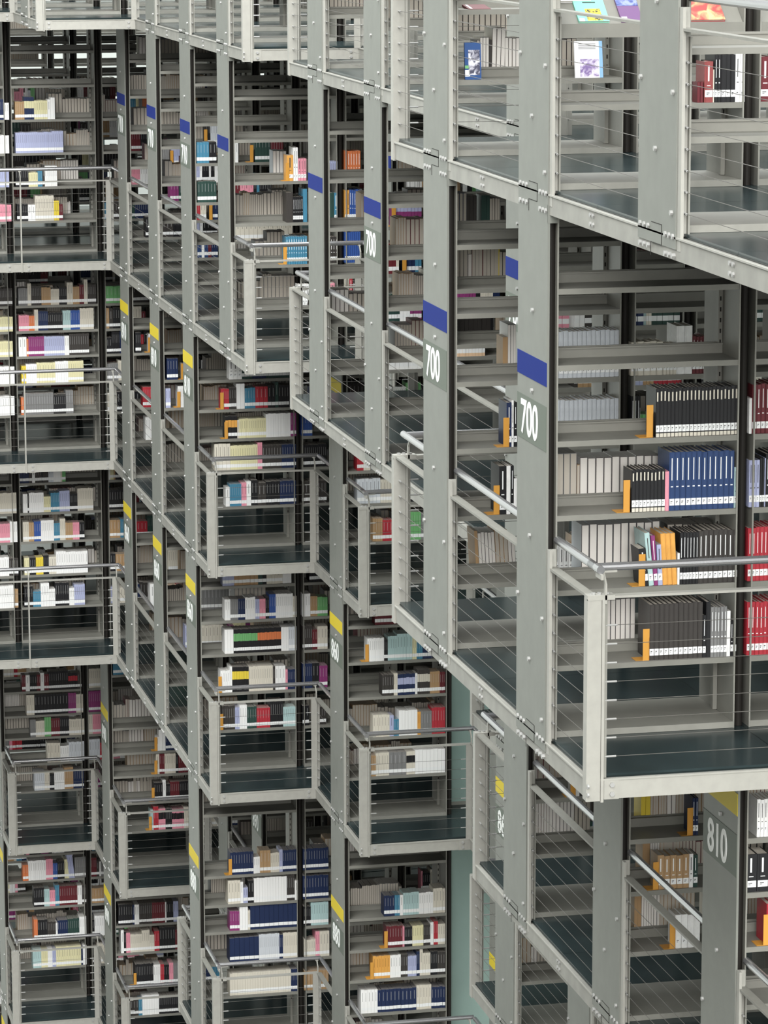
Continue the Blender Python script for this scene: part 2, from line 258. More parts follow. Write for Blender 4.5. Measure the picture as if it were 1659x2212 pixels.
def bookcase(s, k, i):
    z = LZ[s]; h = storey_top(s, k, i) - z - 0.11
    t = thing('bookcase', 'open grey steel bookcase, %s, %s, %s bay from the atrium' % (TIER[s], ROW(k), ORD[i - IMIN[s][k] + 1]), 'bookcase', (XI(i), YK(k), z), 'bookcases of the ' + TIER[s])
    put('support_pole', cached(('pole', s), lambda: pole_mesh(h)), t, (0.026 if i == IMIN[s][k] else 0.003, 0, 0))
    if i == IMAXS.get((s, k)): put('support_pole', cached(('pole', s), lambda: pole_mesh(h)), t, (1.028, 0, 0))
    for sd in (-1, 1): put('side_panel', cached(('pan', s, sd), lambda: panel_mesh(h, sd)), t)
    put('base_shelf', cached('base', base_mesh), t)
    sm = cached('shelf', shelf_mesh)
    for n, zz in enumerate(SHX.get((s, k), SHZ[s])):
        if s == 0 and k == 0 and n == 1:
            put('display_shelf', cached('disp', display_mesh), t, (0, 0.0, zz))
        else:
            put('shelf', sm, t, (0, 0, zz))
        put('shelf', sm, t, (1.038, DEP, zz), math.pi)
for s in range(7):
    for k in IMIN[s]:
        for i in range(IMIN[s][k], IMAXS.get((s, k), IMAX[k]) + 1):
            if seen(('case', s, k, i)): bookcase(s, k, i)

# ---------------------------------------------------------------- frosted glass screens of the light well behind the aisles
FROST = mat('frosted_glass', (0.30, 0.42, 0.385), 0.35, 0, 0.12, 1.5)
def screen(name, s, y, i0, i1, tag):
    t = thing('glass_screen', 'pale green frosted glass screen in grey frame, %s, %s' % (TIER[s], tag), 'screen', (XI(i0), y, LZ[s]))
    w_ = XI(i1) - XI(i0); h = LZ[s - 1] - LZ[s] - .12
    for q in range(i1 - i0):
        b = MB(); b.box(q * 1.025 + .03, q * 1.025 + .995, 0, .012, .05, h - .03, FROST); b.build('glass_pane', t)
    b = MB()
    for q in range(i1 - i0 + 1): b.box(q * 1.025 - .012, q * 1.025 + .028, -.01, .022, .017, h, STEEL)
    b.box(0, w_, -.008, .02, .017, .05, STEEL); b.box(0, w_, -.008, .02, h - .03, h, STEEL); b.build('screen_frame', t)
for s_ in (3, 4): screen('screen', s_, YK(7) + .35, 3, 5, 'beyond the dark pole')
# ---------------------------------------------------------------- columns
NUM = {(1, 0): '700', (1, 1): '700', (1, 2): '700', (1, 4): '700', (1, 8): '710', (1, 9): '710', (1, 10): '710', (2, 0): '810', (2, 8): '810', (2, 9): '810', (2, 10): '810',
       (3, 8): '860', (3, 9): '860', (3, 10): '860', (3, 7): '860', (3, 4): '860', (4, 8): '880', (4, 7): '880', (4, 11): '890', (4, 9): '890', (5, 11): '890', (4, 12): '890'}
def text_mesh(txt):
    c = bpy.data.curves.new('t', 'FONT'); c.body = txt; c.size = 0.245; c.align_x = 'CENTER'; c.extrude = 0.001; c.space_character = 1.0; c.offset = 0.0035
    o = bpy.data.objects.new('t', c); COL.objects.link(o)
    dg = bpy.context.evaluated_depsgraph_get(); dg.update()
    me = bpy.data.meshes.new_from_object(o.evaluated_get(dg)); bpy.data.objects.remove(o)
    ys = [v.co.y for v in me.vertices]; xs = [v.co.x for v in me.vertices]
    sy = 0.182 / (max(ys) - min(ys)); sx = 0.325 / (max(xs) - min(xs)); y0_ = min(ys)
    for v in me.vertices: v.co = Vector((-v.co.z, -v.co.x * sx, (v.co.y - y0_) * sy))
    me.materials.clear(); me.materials.append(WHITE); me.name = 'numerals'
    return me
def plate_mesh(h):
    b = MB()
    b.box(0, 0.012, 0.0, DEP, -0.055, h, PLATE)
    b.box(0.0, 0.05, -0.002, 0.006, h - 0.09, h, PLATE)
    b.box(-0.0015, 0.0, 0.20, 0.205, -0.055, 0.035, DARK); b.box(-0.0015, 0.0, 0.36, 0.365, -0.115, -0.055, DARK); b.box(-0.0015, 0.0, 0.20, 0.365, -0.0575, -0.0545, DARK); b.box(-0.0015, 0.0, 0.205, 0.36, 0.032, 0.035, DARK)
    for y in (0.03, 0.085, 0.14, 0.40, 0.46, 0.52):
        b.bolt(0.008, y, 0.0 if y < 0.3 else 0.012, 0, -1, BOLT, 0.013, 0.017); b.bolt(0.008, y, -0.085 if y < 0.3 else -0.075, 0, -1, BOLT, 0.013, 0.017)
    for z, y in ((0.10, 0.05), (0.36, 0.30), (0.62, 0.05), (0.66, 0.53), (1.00, 0.30), (1.745, 0.27), (2.15, 0.27)):
        if z < h - 0.1: b.bolt(0, y, z, 0, -1, BOLT, 0.012, 0.012)
    return b.mesh('face_plate')
def column(s, k):
    i = IMIN[s][k]; z = LZ[s]; h = storey_top(s, k, i) - z - 0.055
    n = NUM.get((s, k)); bc = 'blue' if s == 1 else 'yellow'
    what = ('grey steel end column numbered %s under a %s band' % (n, bc)) if n else ('grey steel end column with a %s band' % bc if s else 'plain grey steel end column')
    t = thing('steel_column', '%s, %s, %s' % (what, TIER[s], ROW(k)), 'column', (XI(i) - 0.004, YK(k), z), 'end columns of the ' + TIER[s])
    put('face_plate', cached(('plate', s), lambda: plate_mesh(h)), t)
    if s:
        b = cached(('band', bc), lambda: (lambda q: (q.box(-0.0025, -0.0003, 0.001, DEP - 0.001, 1.80, 1.918, BLUE if bc == 'blue' else YELLOW), q.mesh('colour_band'))[1])(MB()))
        put('colour_band', b, t)
    if n:
        p = put('number_plaque', cached('plaque', lambda: (lambda q: (q.box(-0.0025, -0.0003, 0.002, DEP - 0.002, 1.474, 1.70, PLAQUE), q.mesh('number_plaque'))[1])(MB())), t)
        put('numerals', cached(('num', n), lambda: text_mesh(n)), p, (-0.0035, 0.323, 1.497))
for s in range(7):
    for k in IMIN[s]:
        if seen(('col', s, k)): column(s, k)

# ---------------------------------------------------------------- railings
CZ = [0.104 + 0.0925 * j for j in range(8)]
OFF = 0.055
def rail_post(b, x, y, z):                       # channel post in front of a column slot
    b.box(x + 0.002, x + 0.016, y - 0.052, y - 0.004, z - 0.06, z + 0.985, CREAM)
    b.box(x + 0.016, x + 0.046, y - 0.016, y - 0.004, z - 0.0, z + 0.985, CREAM)
    b.box(x + 0.040, x + 0.048, y - 0.040, y - 0.004, z - 0.0, z + 0.86, STEEL)
    for c in CZ: b.bolt(x + 0.026, y - 0.016, z + c, 1, -1, BOLT, 0.008, 0.012)
def corner_post(b, x, y, z, sy):
    b.box(x - 0.006, x + 0.064, y - 0.010, y + 0.004, z - 0.112, z + 0.885, CREAM)
    b.box(x - 0.0055, x + 0.008, y + 0.004, y + 0.055, z - 0.110, z + 0.885, CREAM)
    b.box(x + 0.066, x + 0.080, y - 0.014, y + 0.040, z - 0.118, z + 0.885, CREAM)
    b.box(x + 0.080, x + 0.098, y + 0.004, y + 0.012, z + 0.0, z + 0.885, STEEL)
def cable_mesh(p, q):
    b = MB(); p, q = Vector(p), Vector(q); d = (q - p).normalized()
    b.tube([p, q], 0.0017, CABLE, 5)
    b.tube([p + d * 0.004, p + d * 0.062], 0.0052, BOLT, 6); b.tube([q - d * 0.062, q - d * 0.004], 0.0052, BOLT, 6)
    return b.mesh('cable')
def rail_y(l, i, k, ya, yb, has_col, tag):       # along the open side; ya nearer, yb farther
    z = LZ[l]; x = XI(i); ln = yb - ya
    t = thing('cable_railing', 'grey cable railing along the open edge, %s, beside %s, %s' % (TIER[l], ROW(k), tag), 'railing', (x, ya, z), 'side railings of the ' + TIER[l])
    if has_col == 'near':
        put('post', cached('rpost', lambda: (lambda q: (rail_post(q, 0, 0, 0), q.mesh('post'))[1])(MB())), t, (0, 0.0, 0))
    key = round(ln, 3)
    def hr():
        b = MB(); b.tube([(OFF, -0.02, 1.028), (OFF, ln, 1.028)], 0.0205, TUBE, 12)
        b.box(OFF - 0.006, OFF + 0.006, -0.05, 0.05, 0.985, 1.010, CREAM); return b.mesh('handrail')
    def mr():
        b = MB(); b.box(0.004, 0.052, 0, ln, 0.885, 0.897, STEEL); b.bolt(0.02, 0.03, 0.897, 2, 1, BOLT); return b.mesh('middle_rail')  # darker than the front rail: weaker light here put into the colour
    put('handrail', cached(('hr', key), hr), t); put('middle_rail', cached(('mr', key), mr), t)
    cbl = cached(('cb', key), lambda: cable_mesh((0.026, 0.0, 0), (0.026, ln, 0)))
    for c in CZ: put('cable', cbl, t, (0, 0, c))
def rail_x(l, y, i0, i1, k, side, tag):          # across the end of an aisle, from bay line i0 to i1
    z = LZ[l]; x0 = XI(i0); ln = XI(i1) - x0
    t = thing('cable_railing', 'cable railing with bright handrail across aisle end, %s, %s, %s' % (TIER[l], ROW(k), tag), 'railing', (x0, y, z), 'front railings of the ' + TIER[l])
    b = MB(); corner_post(b, 0, 0, 0, 1); b.build('corner_post', t)
    if i1 < 90:
        b = MB(); b.box(ln - 0.035, ln + 0.012, -0.006, 0.008, -0.108, 0.885, CREAM); b.box(ln + 0.018, ln + 0.05, 0.004, 0.05, -0.06, 0.885, CREAM); b.box(ln + 0.012, ln + 0.020, -0.01, 0.05, -0.108, 0.885, CREAM); b.build('corner_post', t)
    o = OFF * side
    b = MB(); b.tube([(OFF - 0.01, o, 1.028), (ln + OFF, o, 1.028)], 0.0205, TUBE, 12)
    if side > 0: b.tube([(OFF, o + 0.5 * 0, 1.028), (OFF, NEAR * 0.2, 1.028)], 0.0205, TUBE, 12)
    b.build('handrail', t)
    b = MB(); b.box(0.0, ln + 0.02, -0.004, 0.046, 0.885, 0.897, CREAM); b.box(-0.006, 0.13, -0.012, 0.05, 0.879, 0.903, CREAM)
    for dx in (0.03, 0.06, 0.10): b.bolt(dx, 0.02, 0.903, 2, 1, BOLT)
    b.build('middle_rail', t)
    xs = [0.085] + [XI(i) - x0 + 0.04 for i in range(i0 + 1, i1)] + ([ln + 0.015] if i1 < 90 else [])
    for q, dx in enumerate(xs):
        b = MB(); b.ribbon([(dx, 0.0, 0.86), (dx, 0.0, 0.955), (dx, o * 0.95, 1.012)], (0, 0.012, 0), (0.005, 0, 0), CREAM)
        b.box(dx - 0.015, dx + 0.07 if q == 0 else dx + 0.015, o - 0.012, o + 0.012, 1.002, 1.014, CREAM); b.build('bracket', t)
        if 0 < q and not (i1 < 90 and q == len(xs) - 1):
            b = MB(); b.box(dx - 0.007, dx + 0.007, -0.016, 0.03, -0.108, 0.89, CREAM); b.build('thin_post', t)
    for c in CZ: put('cable', cached(('cx', round(ln, 3)), lambda: cable_mesh((0.085, 0.008, 0), (ln - 0.02, 0.008, 0))), t, (0, 0, c))
def railings(l):
    im = IMIN[l]
    for k in sorted(im):
        i = im[k]; prev = im.get(k - 1); nxt = im.get(k + 1)
        yb = YK(k)
        if prev == i:
            if seen(('ry', l, k)): rail_y(l, i, k, YK(k - 1) + DEP, yb, '', 'between two columns')
        else:
            if seen(('rn', l, k)): rail_y(l, i, k, yb - NEAR, yb, '', 'at near corner')
            if prev is not None and prev < i and seen(('rk', l, k)): rail_x(l, yb - NEAR, prev, i, k, -1, 'on far side')
            elif (prev is None or prev > i) and seen(('rx', l, k)):
                rail_x(l, yb - NEAR, i, min(prev if prev is not None else IMAX[k] + 1, IMAX[k] + 1), k, 1, 'facing the front')
        if nxt is not None and nxt != i:
            if seen(('rf', l, k)): rail_y(l, i, k, yb + DEP, yb + FAR, '', 'at far corner')
        if seen(('rp', l, k)):
            thing('rail_post', 'cream rail post fixed beside its column, %s, %s' % (TIER[l], ROW(k)), 'post', (XI(i), YK(k), LZ[l]), 'rail posts of the ' + TIER[l],
                  cached('rpost', lambda: (lambda q: (rail_post(q, 0, 0, 0), q.mesh('post'))[1])(MB())))
for l in range(7): railings(l)

# ---------------------------------------------------------------- books
PAL = {'K': (.012, .012, .014), 'k': (.045, .040, .037), 'W': (.86, .86, .85), 'w': (.66, .62, .53), 'G': (.20, .20, .20), 'S': (.60, .63, .67), 'N': (.012, .024, .075), 'V': (.022, .052, .15), 'D': (.26, .06, .06), 'h': (.74, .52, .34), 'B': (.035, .09, .32),
       'C': (.06, .22, .34), 'T': (.42, .58, .58), 'R': (.42, .03, .045), 'r': (.13, .018, .025), 'P': (.75, .30, .38), 'M': (.24, .04, .16), 'O': (.72, .36, .08), 'Y': (.75, .58, .06),
       'g': (.16, .42, .16), 'd': (.025, .06, .05), 't': (.42, .27, .14), 'L': (.40, .43, .62), 'y': (.72, .68, .42), 'o': (.65, .19, .07)}
NAME = {'K': 'black', 'k': 'charcoal', 'W': 'white', 'w': 'cream', 'G': 'grey', 'S': 'silver-grey', 'N': 'navy', 'V': 'blue', 'D': 'dusty-red', 'h': 'peach', 'B': 'bright-blue', 'C': 'teal', 'T': 'pale-teal', 'R': 'red', 'r': 'maroon', 'P': 'pink', 'M': 'purple',
        'O': 'orange', 'Y': 'yellow', 'g': 'green', 'd': 'dark-green', 't': 'tan', 'L': 'lilac', 'y': 'pale-yellow', 'o': 'rust'}
BM = {c: mat('cover_' + NAME[c].replace(' ', '_').replace('-', '_'), PAL[c], 0.45, 0, 0.06, 40) for c in PAL}
SPEC = [
(1,0,3,[5.0741],[(5.1223,5.5532,22,0.247,'K','z',0)],0),
(1,0,2,[4.958],[(5.0013,5.1753,9,0.215,'K','z',0),(5.1753,5.197,1,0.2,'P','p',0),(5.197,5.5376,12,0.295,'V','',0),(5.5376,5.5571,1,0.21,'T','',0)],0),
(1,0,1,[5.0418],[(5.0588,5.0976,1,0.19,'K','',-0.1),(5.0976,5.1242,1,0.27,'T','',-0.1),(5.1242,5.1461,1,0.255,'M','',-0.08),(5.1461,5.1704,1,0.21,'L','',-0.05),(5.1704,5.2458,3,0.265,'O','p',-0.06),(5.2458,5.258,1,0.16,'W','p',0),(5.258,5.3555,6,0.265,'K','',0),(5.3555,5.5611,8,0.27,'k','',0)],0),
(1,0,0,[5.0679],[(5.102,5.383,11,0.29,'k','n',0),(5.383,5.4002,1,0.22,'K','',0),(5.4002,5.4248,1,0.29,'K','p',0),(5.4248,5.5108,5,0.26,'G','',0),(5.5108,5.5305,1,0.235,'W','p',0),(5.5305,5.5625,2,0.185,'K','',0)],0),
(1,0,3,[],[(5.6117,5.6263,1,0.18,'W','p',0),(5.6263,5.7876,7,0.25,'r','',0)],0),
(1,0,2,[],[(5.6158,5.6722,3,0.24,'L','',0),(5.6722,5.6967,2,0.25,'K','',0),(5.6967,5.704,1,0.25,'L','',0),(5.704,5.7949,4,0.27,'K','',0)],0),
(1,0,1,[],[(5.6151,5.827,10,0.275,'R','',0)],0),
(1,0,0,[],[(5.6167,5.8343,10,0.275,'R','',0)],0),
(1,1,3,[],[(5.1719,5.5468,14,0.262,'S','n',0),(5.6167,5.8029,5,0.19,'w','',0),(5.8029,5.8813,4,0.17,'w','',0),(5.8813,5.9735,2,0.27,'W','p',0),(5.9735,6.055,4,0.21,'r','',0)],0),
(1,1,2,[],[(5.1558,5.5507,15,0.25,'S','n',0),(5.6209,5.6723,3,0.26,'K','',0)],0),
(1,1,2,[4.8811],[(4.8998,4.929,1,0.25,'N','',0),(4.929,4.9423,1,0.26,'W','',0),(4.9423,4.961,1,0.25,'K','',0)],0),
(1,1,1,[4.8267],[(4.8587,4.9013,1,0.27,'K','',0),(4.9013,4.9254,1,0.27,'W','p',0),(4.9254,4.9441,1,0.27,'K','',0),(4.9441,4.9628,1,0.2,'W','p',0),(5.1798,5.2658,4,0.28,'S','n',0.03),(5.2658,5.3061,2,0.26,'k','n',0),(5.3061,5.3519,1,0.2,'t','',0)],0),
(1,1,0,[],[(5.1822,5.2902,4,0.19,'W','',0),(5.2902,5.3226,1,0.24,'t','p',0)],0),
(0,0,0,[],[(5.3156,5.3465,2,0.1,'r','p',0),(5.3513,5.3966,1,0.2,'D','',0),(5.3966,5.4037,1,0.16,'w','',0),(5.4037,5.4371,2,0.23,'K','',0),(5.4371,5.5111,3,0.23,'K','n',0),(5.5111,5.5613,2,0.235,'W','',0)],0),
(0,0,0,[],[(5.6356,5.7557,2,0.22,'r','',0)],0),
(2,1,1,[5.7789],[(5.8067,5.9959,5,0.2,'t','',0),(5.9959,6.021,1,0.2,'W','',0),(6.021,6.049,1,0.19,'d','',0)],0),
(2,1,0,[5.8833],[(5.9168,6.0678,4,0.2,'W','n',0)],0),
(2,1,2,[5.9801],[(6.0107,6.0469,2,0.22,'N','',0)],0),
(2,0,4,[],[(5.6892,5.8016,6,0.2,'W','',0)],0),
(2,0,3,[],[(5.632,5.7571,2,0.2,'K','',0)],0),
(2,0,2,[5.7325],[(5.7501,5.8381,3,0.22,'R','',0)],0),
(1,7,3,[6.1039],[(6.1166,6.1762,1,0.23,'O','',0),(6.1762,6.2189,2,0.3,'W','',0),(6.2189,6.2956,3,0.2,'P','',0),(6.4878,6.5863,6,0.17,'L','',0),(6.6506,6.7965,6,0.26,'o','',0)],0),
(1,7,2,[],[(6.1096,6.1693,1,0.27,'k','p',0),(6.1693,6.2633,5,0.23,'K','',0),(6.2633,6.3017,1,0.3,'C','p',0),(6.4901,6.5502,1,0.26,'d','p',0),(6.5502,6.5845,1,0.26,'C','',0),(6.6489,6.6919,2,0.28,'O','',0),(6.6919,6.7951,5,0.28,'B','',0)],0),
(1,7,1,[6.0768],[(6.1024,6.2993,9,0.25,'C','',0),(6.4881,6.5826,4,0.24,'k','',0),(6.6472,6.7937,8,0.28,'B','n',0)],0),
(1,7,0,[],[(6.1939,6.2969,4,0.2,'W','',0.1),(6.4861,6.5722,2,0.2,'P','',-0.1),(6.6456,6.6887,3,0.26,'w','',0),(6.6887,6.7189,1,0.25,'R','',0),(6.7189,6.7924,3,0.22,'k','',0)],0),
(2,8,4,[],[(5.9396,6.0671,3,0.2,'W','',0),(6.0671,6.1675,4,0.13,'d','',0),(6.1675,6.3046,6,0.13,'N','',0),(6.3046,6.5336,10,0.13,'d','',0)],0),
(2,8,3,[5.8501],[(5.8592,5.9367,4,0.2,'R','',0),(5.9367,6.0097,3,0.21,'k','',0),(6.0097,6.0918,2,0.245,'W','n',0),(6.0918,6.197,4,0.2,'C','',0),(6.197,6.3206,3,0.21,'R','',0),(6.3206,6.3939,2,0.22,'K','',0),(6.3939,6.426,1,0.25,'d','',0),(6.426,6.5316,4,0.22,'K','',0)],0),
(2,8,2,[5.8881],[(5.8972,6.016,4,0.22,'K','cO',0),(6.016,6.0343,1,0.18,'w','',0),(6.0343,6.2998,12,0.19,'y','',0),(6.2998,6.5433,10,0.23,'W','n',0),(6.5433,6.5986,2,0.23,'M','',0),(6.6538,6.7599,4,0.25,'B','',0)],0),
(2,8,1,[],[(5.7889,5.9443,4,0.26,'w','',0),(5.9443,6.2146,12,0.24,'y','',0),(6.2146,6.2605,2,0.26,'P','',0),(6.2605,6.4536,7,0.23,'k','',0),(6.4536,6.5964,6,0.23,'N','',0),(6.6564,6.9014,12,0.22,'K','',0)],0),
(2,8,0,[],[(5.8949,5.9361,1,0.19,'W','',0),(5.9361,6.0507,6,0.22,'C','',0),(6.0507,6.1012,2,0.23,'P','',0),(6.1012,6.1472,1,0.24,'W','',0),(6.1472,6.2115,2,0.25,'K','',0),(6.2115,6.2943,2,0.22,'k','',0),(6.2943,6.4325,5,0.23,'K','',0),(6.4325,6.594,6,0.23,'N','',0),(6.6541,6.8995,8,0.22,'k','',0)],0),
(3,8,3,[],[(5.8738,5.9291,2,0.21,'W','',0),(5.9291,6.0074,4,0.21,'G','',0),(6.0074,6.0767,3,0.21,'N','',0),(6.0767,6.1783,4,0.22,'W','',0),(6.1783,6.2199,2,0.2,'L','',0),(6.2199,6.2801,2,0.2,'P','',0),(6.2801,6.3171,2,0.21,'K','',0),(6.3171,6.382,3,0.24,'B','',0),(6.382,6.5537,9,0.24,'W','',0),(6.5537,6.5908,2,0.21,'w','',0),(6.6513,6.7304,3,0.23,'W','',0),(6.7304,6.8002,3,0.2,'t','',0),(6.8002,6.9028,4,0.19,'g','',0)],0),
(3,8,2,[],[(5.8702,5.9579,3,0.24,'W','n',0),(5.9579,6.1984,11,0.24,'K','cg',0),(6.1984,6.435,10,0.24,'K','co',0),(6.435,6.5094,3,0.24,'W','n',0),(6.5094,6.5885,4,0.24,'S','',0),(6.6491,6.747,5,0.24,'k','',0),(6.747,6.7983,2,0.2,'r','',0),(6.7983,6.901,3,0.23,'w','',0)],0),
(3,8,1,[5.8015],[(5.8246,5.9171,4,0.22,'W','',0),(5.9171,5.9402,1,0.26,'W','',0),(5.9402,6.1069,7,0.25,'K','cY',0),(6.1069,6.3484,11,0.25,'w','',0),(6.3484,6.3716,1,0.24,'k','',0),(6.3716,6.474,3,0.24,'W','',0),(6.474,6.4973,1,0.2,'P','',0),(6.4973,6.5859,6,0.2,'N','',0),(6.6466,6.7446,5,0.25,'N','',0),(6.7446,6.8148,2,0.25,'K','',0),(6.8148,6.899,3,0.22,'M','',0)],0),
(3,8,0,[5.8113],[(5.8344,5.9641,6,0.24,'k','',0),(5.9641,6.0105,2,0.22,'L','',0),(6.0105,6.0848,3,0.24,'W','',0),(6.0848,6.1824,4,0.22,'d','',0),(6.1824,6.3173,5,0.2,'R','',0),(6.3173,6.4479,6,0.26,'K','',0),(6.4479,6.5833,6,0.2,'T','',0),(6.6441,6.7096,2,0.2,'K','',0),(6.8032,6.8829,3,0.18,'k','',0)],0),
(4,8,4,[5.8837],[(5.9024,6.1362,9,0.23,'N','',0),(6.1362,6.2018,3,0.17,'W','',0),(6.2018,6.3097,3,0.23,'t','',0),(6.3097,6.3989,5,0.2,'w','',0),(6.3989,6.4318,2,0.23,'L','',0),(6.4318,6.5824,7,0.22,'N','',0),(6.6389,6.8985,10,0.22,'N','',0)],0),
(4,8,3,[],[(5.876,6.0023,4,0.24,'w','',0),(6.0023,6.0304,1,0.22,'W','',0),(6.0304,6.0773,2,0.16,'L','',0),(6.0773,6.1382,2,0.23,'K','',0),(6.1382,6.4719,12,0.25,'W','n',0),(6.4719,6.552,4,0.26,'k','',0),(6.552,6.5851,1,0.2,'W','',0),(6.637,6.897,9,0.24,'N','',0)],0),
(4,8,2,[],[(5.8919,5.9902,4,0.2,'M','',0),(5.9902,6.0747,3,0.24,'W','n',0),(6.0747,6.0981,1,0.2,'w','',0),(6.0981,6.5785,10,0.25,'N','n',0),(6.6399,6.7156,4,0.2,'K','',0),(6.7156,6.8956,7,0.24,'T','',0)],0),
(4,8,1,[],[(5.8884,6.1845,6,0.25,'N','n',0),(6.1845,6.3919,10,0.27,'S','',0),(6.3919,6.4296,2,0.25,'N','',0),(6.4296,6.5762,8,0.27,'w','',0),(6.6472,6.7609,5,0.18,'w','',0),(6.7609,6.8036,2,0.26,'P','',0),(6.8036,6.9033,3,0.26,'w','',0)],0),
(4,8,0,[],[(5.8849,6.5075,24,0.23,'w','n',0),(6.5075,6.5738,4,0.23,'N','',0),(6.645,6.892,8,0.2,'t','',0)],0),
(3,7,3,[6.8249],[(6.8469,7.0057,8,0.22,'W','',0),(7.0057,7.041,2,0.2,'K','',0),(7.041,7.1294,4,0.23,'T','',0),(7.1294,7.2755,5,0.25,'T','',0),(7.2755,7.3153,2,0.22,'y','',0),(7.3153,7.373,3,0.2,'C','',0),(7.373,7.4707,4,0.2,'N','',0)],0),
(3,7,2,[],[(6.9872,7.0979,5,0.2,'k','',0),(7.0979,7.1333,2,0.21,'w','',0),(7.1333,7.3018,6,0.2,'N','cL',0),(7.3018,7.324,1,0.2,'W','',0),(7.324,7.4441,6,0.23,'k','cw',0),(7.4441,7.5375,4,0.21,'t','',0),(7.5375,7.591,3,0.2,'r','',0)],0),
(3,7,1,[],[(6.8977,7.0572,6,0.21,'w','',0),(7.0572,7.0971,1,0.2,'L','',0),(7.0971,7.146,2,0.16,'C','',0),(7.146,7.3238,6,0.24,'W','n',0),(7.3238,7.355,2,0.22,'O','',0),(7.355,7.4619,4,0.22,'G','',0),(7.4619,7.5914,5,0.25,'R','',0)],0),
(3,7,0,[6.8257],[(6.8435,6.9233,4,0.2,'t','',0),(6.9233,7.052,5,0.22,'w','',0),(7.052,7.2166,4,0.22,'G','',0),(7.2166,7.3013,3,0.22,'w','cK',0),(7.3013,7.5917,8,0.23,'W','n',0)],0),
(4,7,4,[],[(7.0,7.1029,4,0.2,'N','',0),(7.1029,7.1523,2,0.2,'C','',0),(7.1523,7.1836,1,0.2,'W','',0),(7.1836,7.3363,6,0.22,'T','',0),(7.3363,7.4758,6,0.21,'W','',0),(7.4758,7.5929,4,0.24,'w','',0)],0),
(4,7,3,[6.9993],[(7.0217,7.1787,6,0.21,'r','',0),(7.1787,7.1967,1,0.2,'P','',0),(7.1967,7.2732,5,0.19,'K','',0),(7.2732,7.3812,5,0.2,'y','',0),(7.3812,7.4488,4,0.2,'k','',0),(7.4488,7.4804,1,0.22,'W','',0),(7.4804,7.521,2,0.23,'R','',0),(7.521,7.5932,3,0.2,'w','',0)],0),
(4,7,2,[6.864],[(6.8909,7.0569,6,0.22,'O','',0),(7.0569,7.1603,4,0.22,'W','',0),(7.1603,7.2279,3,0.22,'k','',0),(7.2279,7.3135,4,0.2,'L','',0),(7.3135,7.345,2,0.24,'N','',0),(7.345,7.3766,1,0.26,'w','',0),(7.3766,7.4488,3,0.22,'w','',0),(7.4488,7.5166,4,0.23,'K','',0),(7.5166,7.5935,3,0.22,'k','',0)],0),
(4,7,1,[],[(6.7733,6.9348,5,0.23,'W','',0),(6.9348,7.3133,10,0.22,'N','',0),(7.3133,7.4579,5,0.24,'w','',0),(7.4579,7.5938,5,0.21,'N','',0)],0),
(1,11,3,[],[(4.4803,4.5322,2,0.23,'N','',0),(4.5322,4.5841,2,0.19,'W','',0),(4.6517,4.7557,5,0.2,'t','',0),(4.7557,4.8651,4,0.25,'N','cy',0),(4.8651,5.0163,6,0.21,'y','',0),(5.0163,5.0528,1,0.22,'W','',0),(5.0528,5.0998,2,0.24,'W','n',0)],0),
(1,11,2,[],[(4.473,4.577,5,0.2,'W','',0),(4.6498,5.062,18,0.23,'L','',0),(5.062,5.1876,5,0.24,'L','',0)],0),
(1,11,1,[],[(4.4648,4.5689,5,0.2,'L','',0),(4.6419,4.788,7,0.21,'K','',0),(4.788,4.8925,4,0.16,'y','',0),(4.8925,4.9448,2,0.18,'C','',0),(4.9448,4.971,1,0.24,'k','',0),(4.971,5.1124,6,0.23,'W','',0)],0),
(1,11,0,[],[(4.4563,4.5867,4,0.19,'P','',0),(4.6494,4.7748,6,0.19,'K','',0),(4.7748,4.8586,2,0.18,'W','',0),(4.8586,5.0682,7,0.28,'w','',0),(5.0682,5.126,2,0.22,'Y','',0),(5.126,5.168,2,0.18,'r','',0)],0),
(2,11,4,[],[(4.4348,4.5762,8,0.2,'k','',0),(4.6444,4.7494,5,0.2,'G','',0),(4.7494,4.7914,1,0.25,'w','',0),(4.7914,4.9071,6,0.22,'k','',0),(4.9071,5.0124,5,0.2,'t','',0),(5.0124,5.1073,6,0.18,'w','',0),(5.1073,5.197,4,0.2,'K','',0),(5.197,5.2656,2,0.25,'w','',0),(5.2656,5.3396,4,0.2,'t','',0),(5.3396,5.3925,2,0.22,'r','',0),(5.3925,5.4348,1,0.28,'w','',0),(5.4348,5.5302,5,0.22,'k','',0)],0),
(2,11,3,[],[(4.4287,4.5756,6,0.17,'y','',0),(4.6438,4.7595,6,0.18,'P','',0),(4.7595,4.8226,3,0.17,'o','',0),(4.8226,4.8647,2,0.24,'w','',0),(4.8647,4.9754,5,0.22,'N','',0),(4.9754,5.1443,8,0.2,'K','',0),(5.1443,5.2341,4,0.22,'T','',0),(5.2341,5.3399,4,0.22,'B','',0),(5.3399,5.4989,8,0.24,'w','',0)],0),
(2,11,2,[],[(4.4223,4.5693,6,0.18,'y','',0),(4.6377,4.7271,2,0.22,'W','',0),(4.7271,4.7482,1,0.2,'o','',0),(4.7482,4.9274,8,0.22,'M','',0),(4.9274,5.1599,10,0.22,'L','',0),(5.1599,5.2128,2,0.22,'W','',0),(5.2128,5.4407,9,0.24,'k','',0)],0),
(2,11,1,[],[(4.4157,4.584,6,0.2,'W','',0),(4.663,4.7157,2,0.2,'Y','',0),(4.7157,4.837,5,0.22,'W','',0),(4.837,5.0484,7,0.23,'y','',0),(5.0484,5.1967,6,0.24,'W','',0),(5.1967,5.3717,7,0.24,'y','',0)],0),
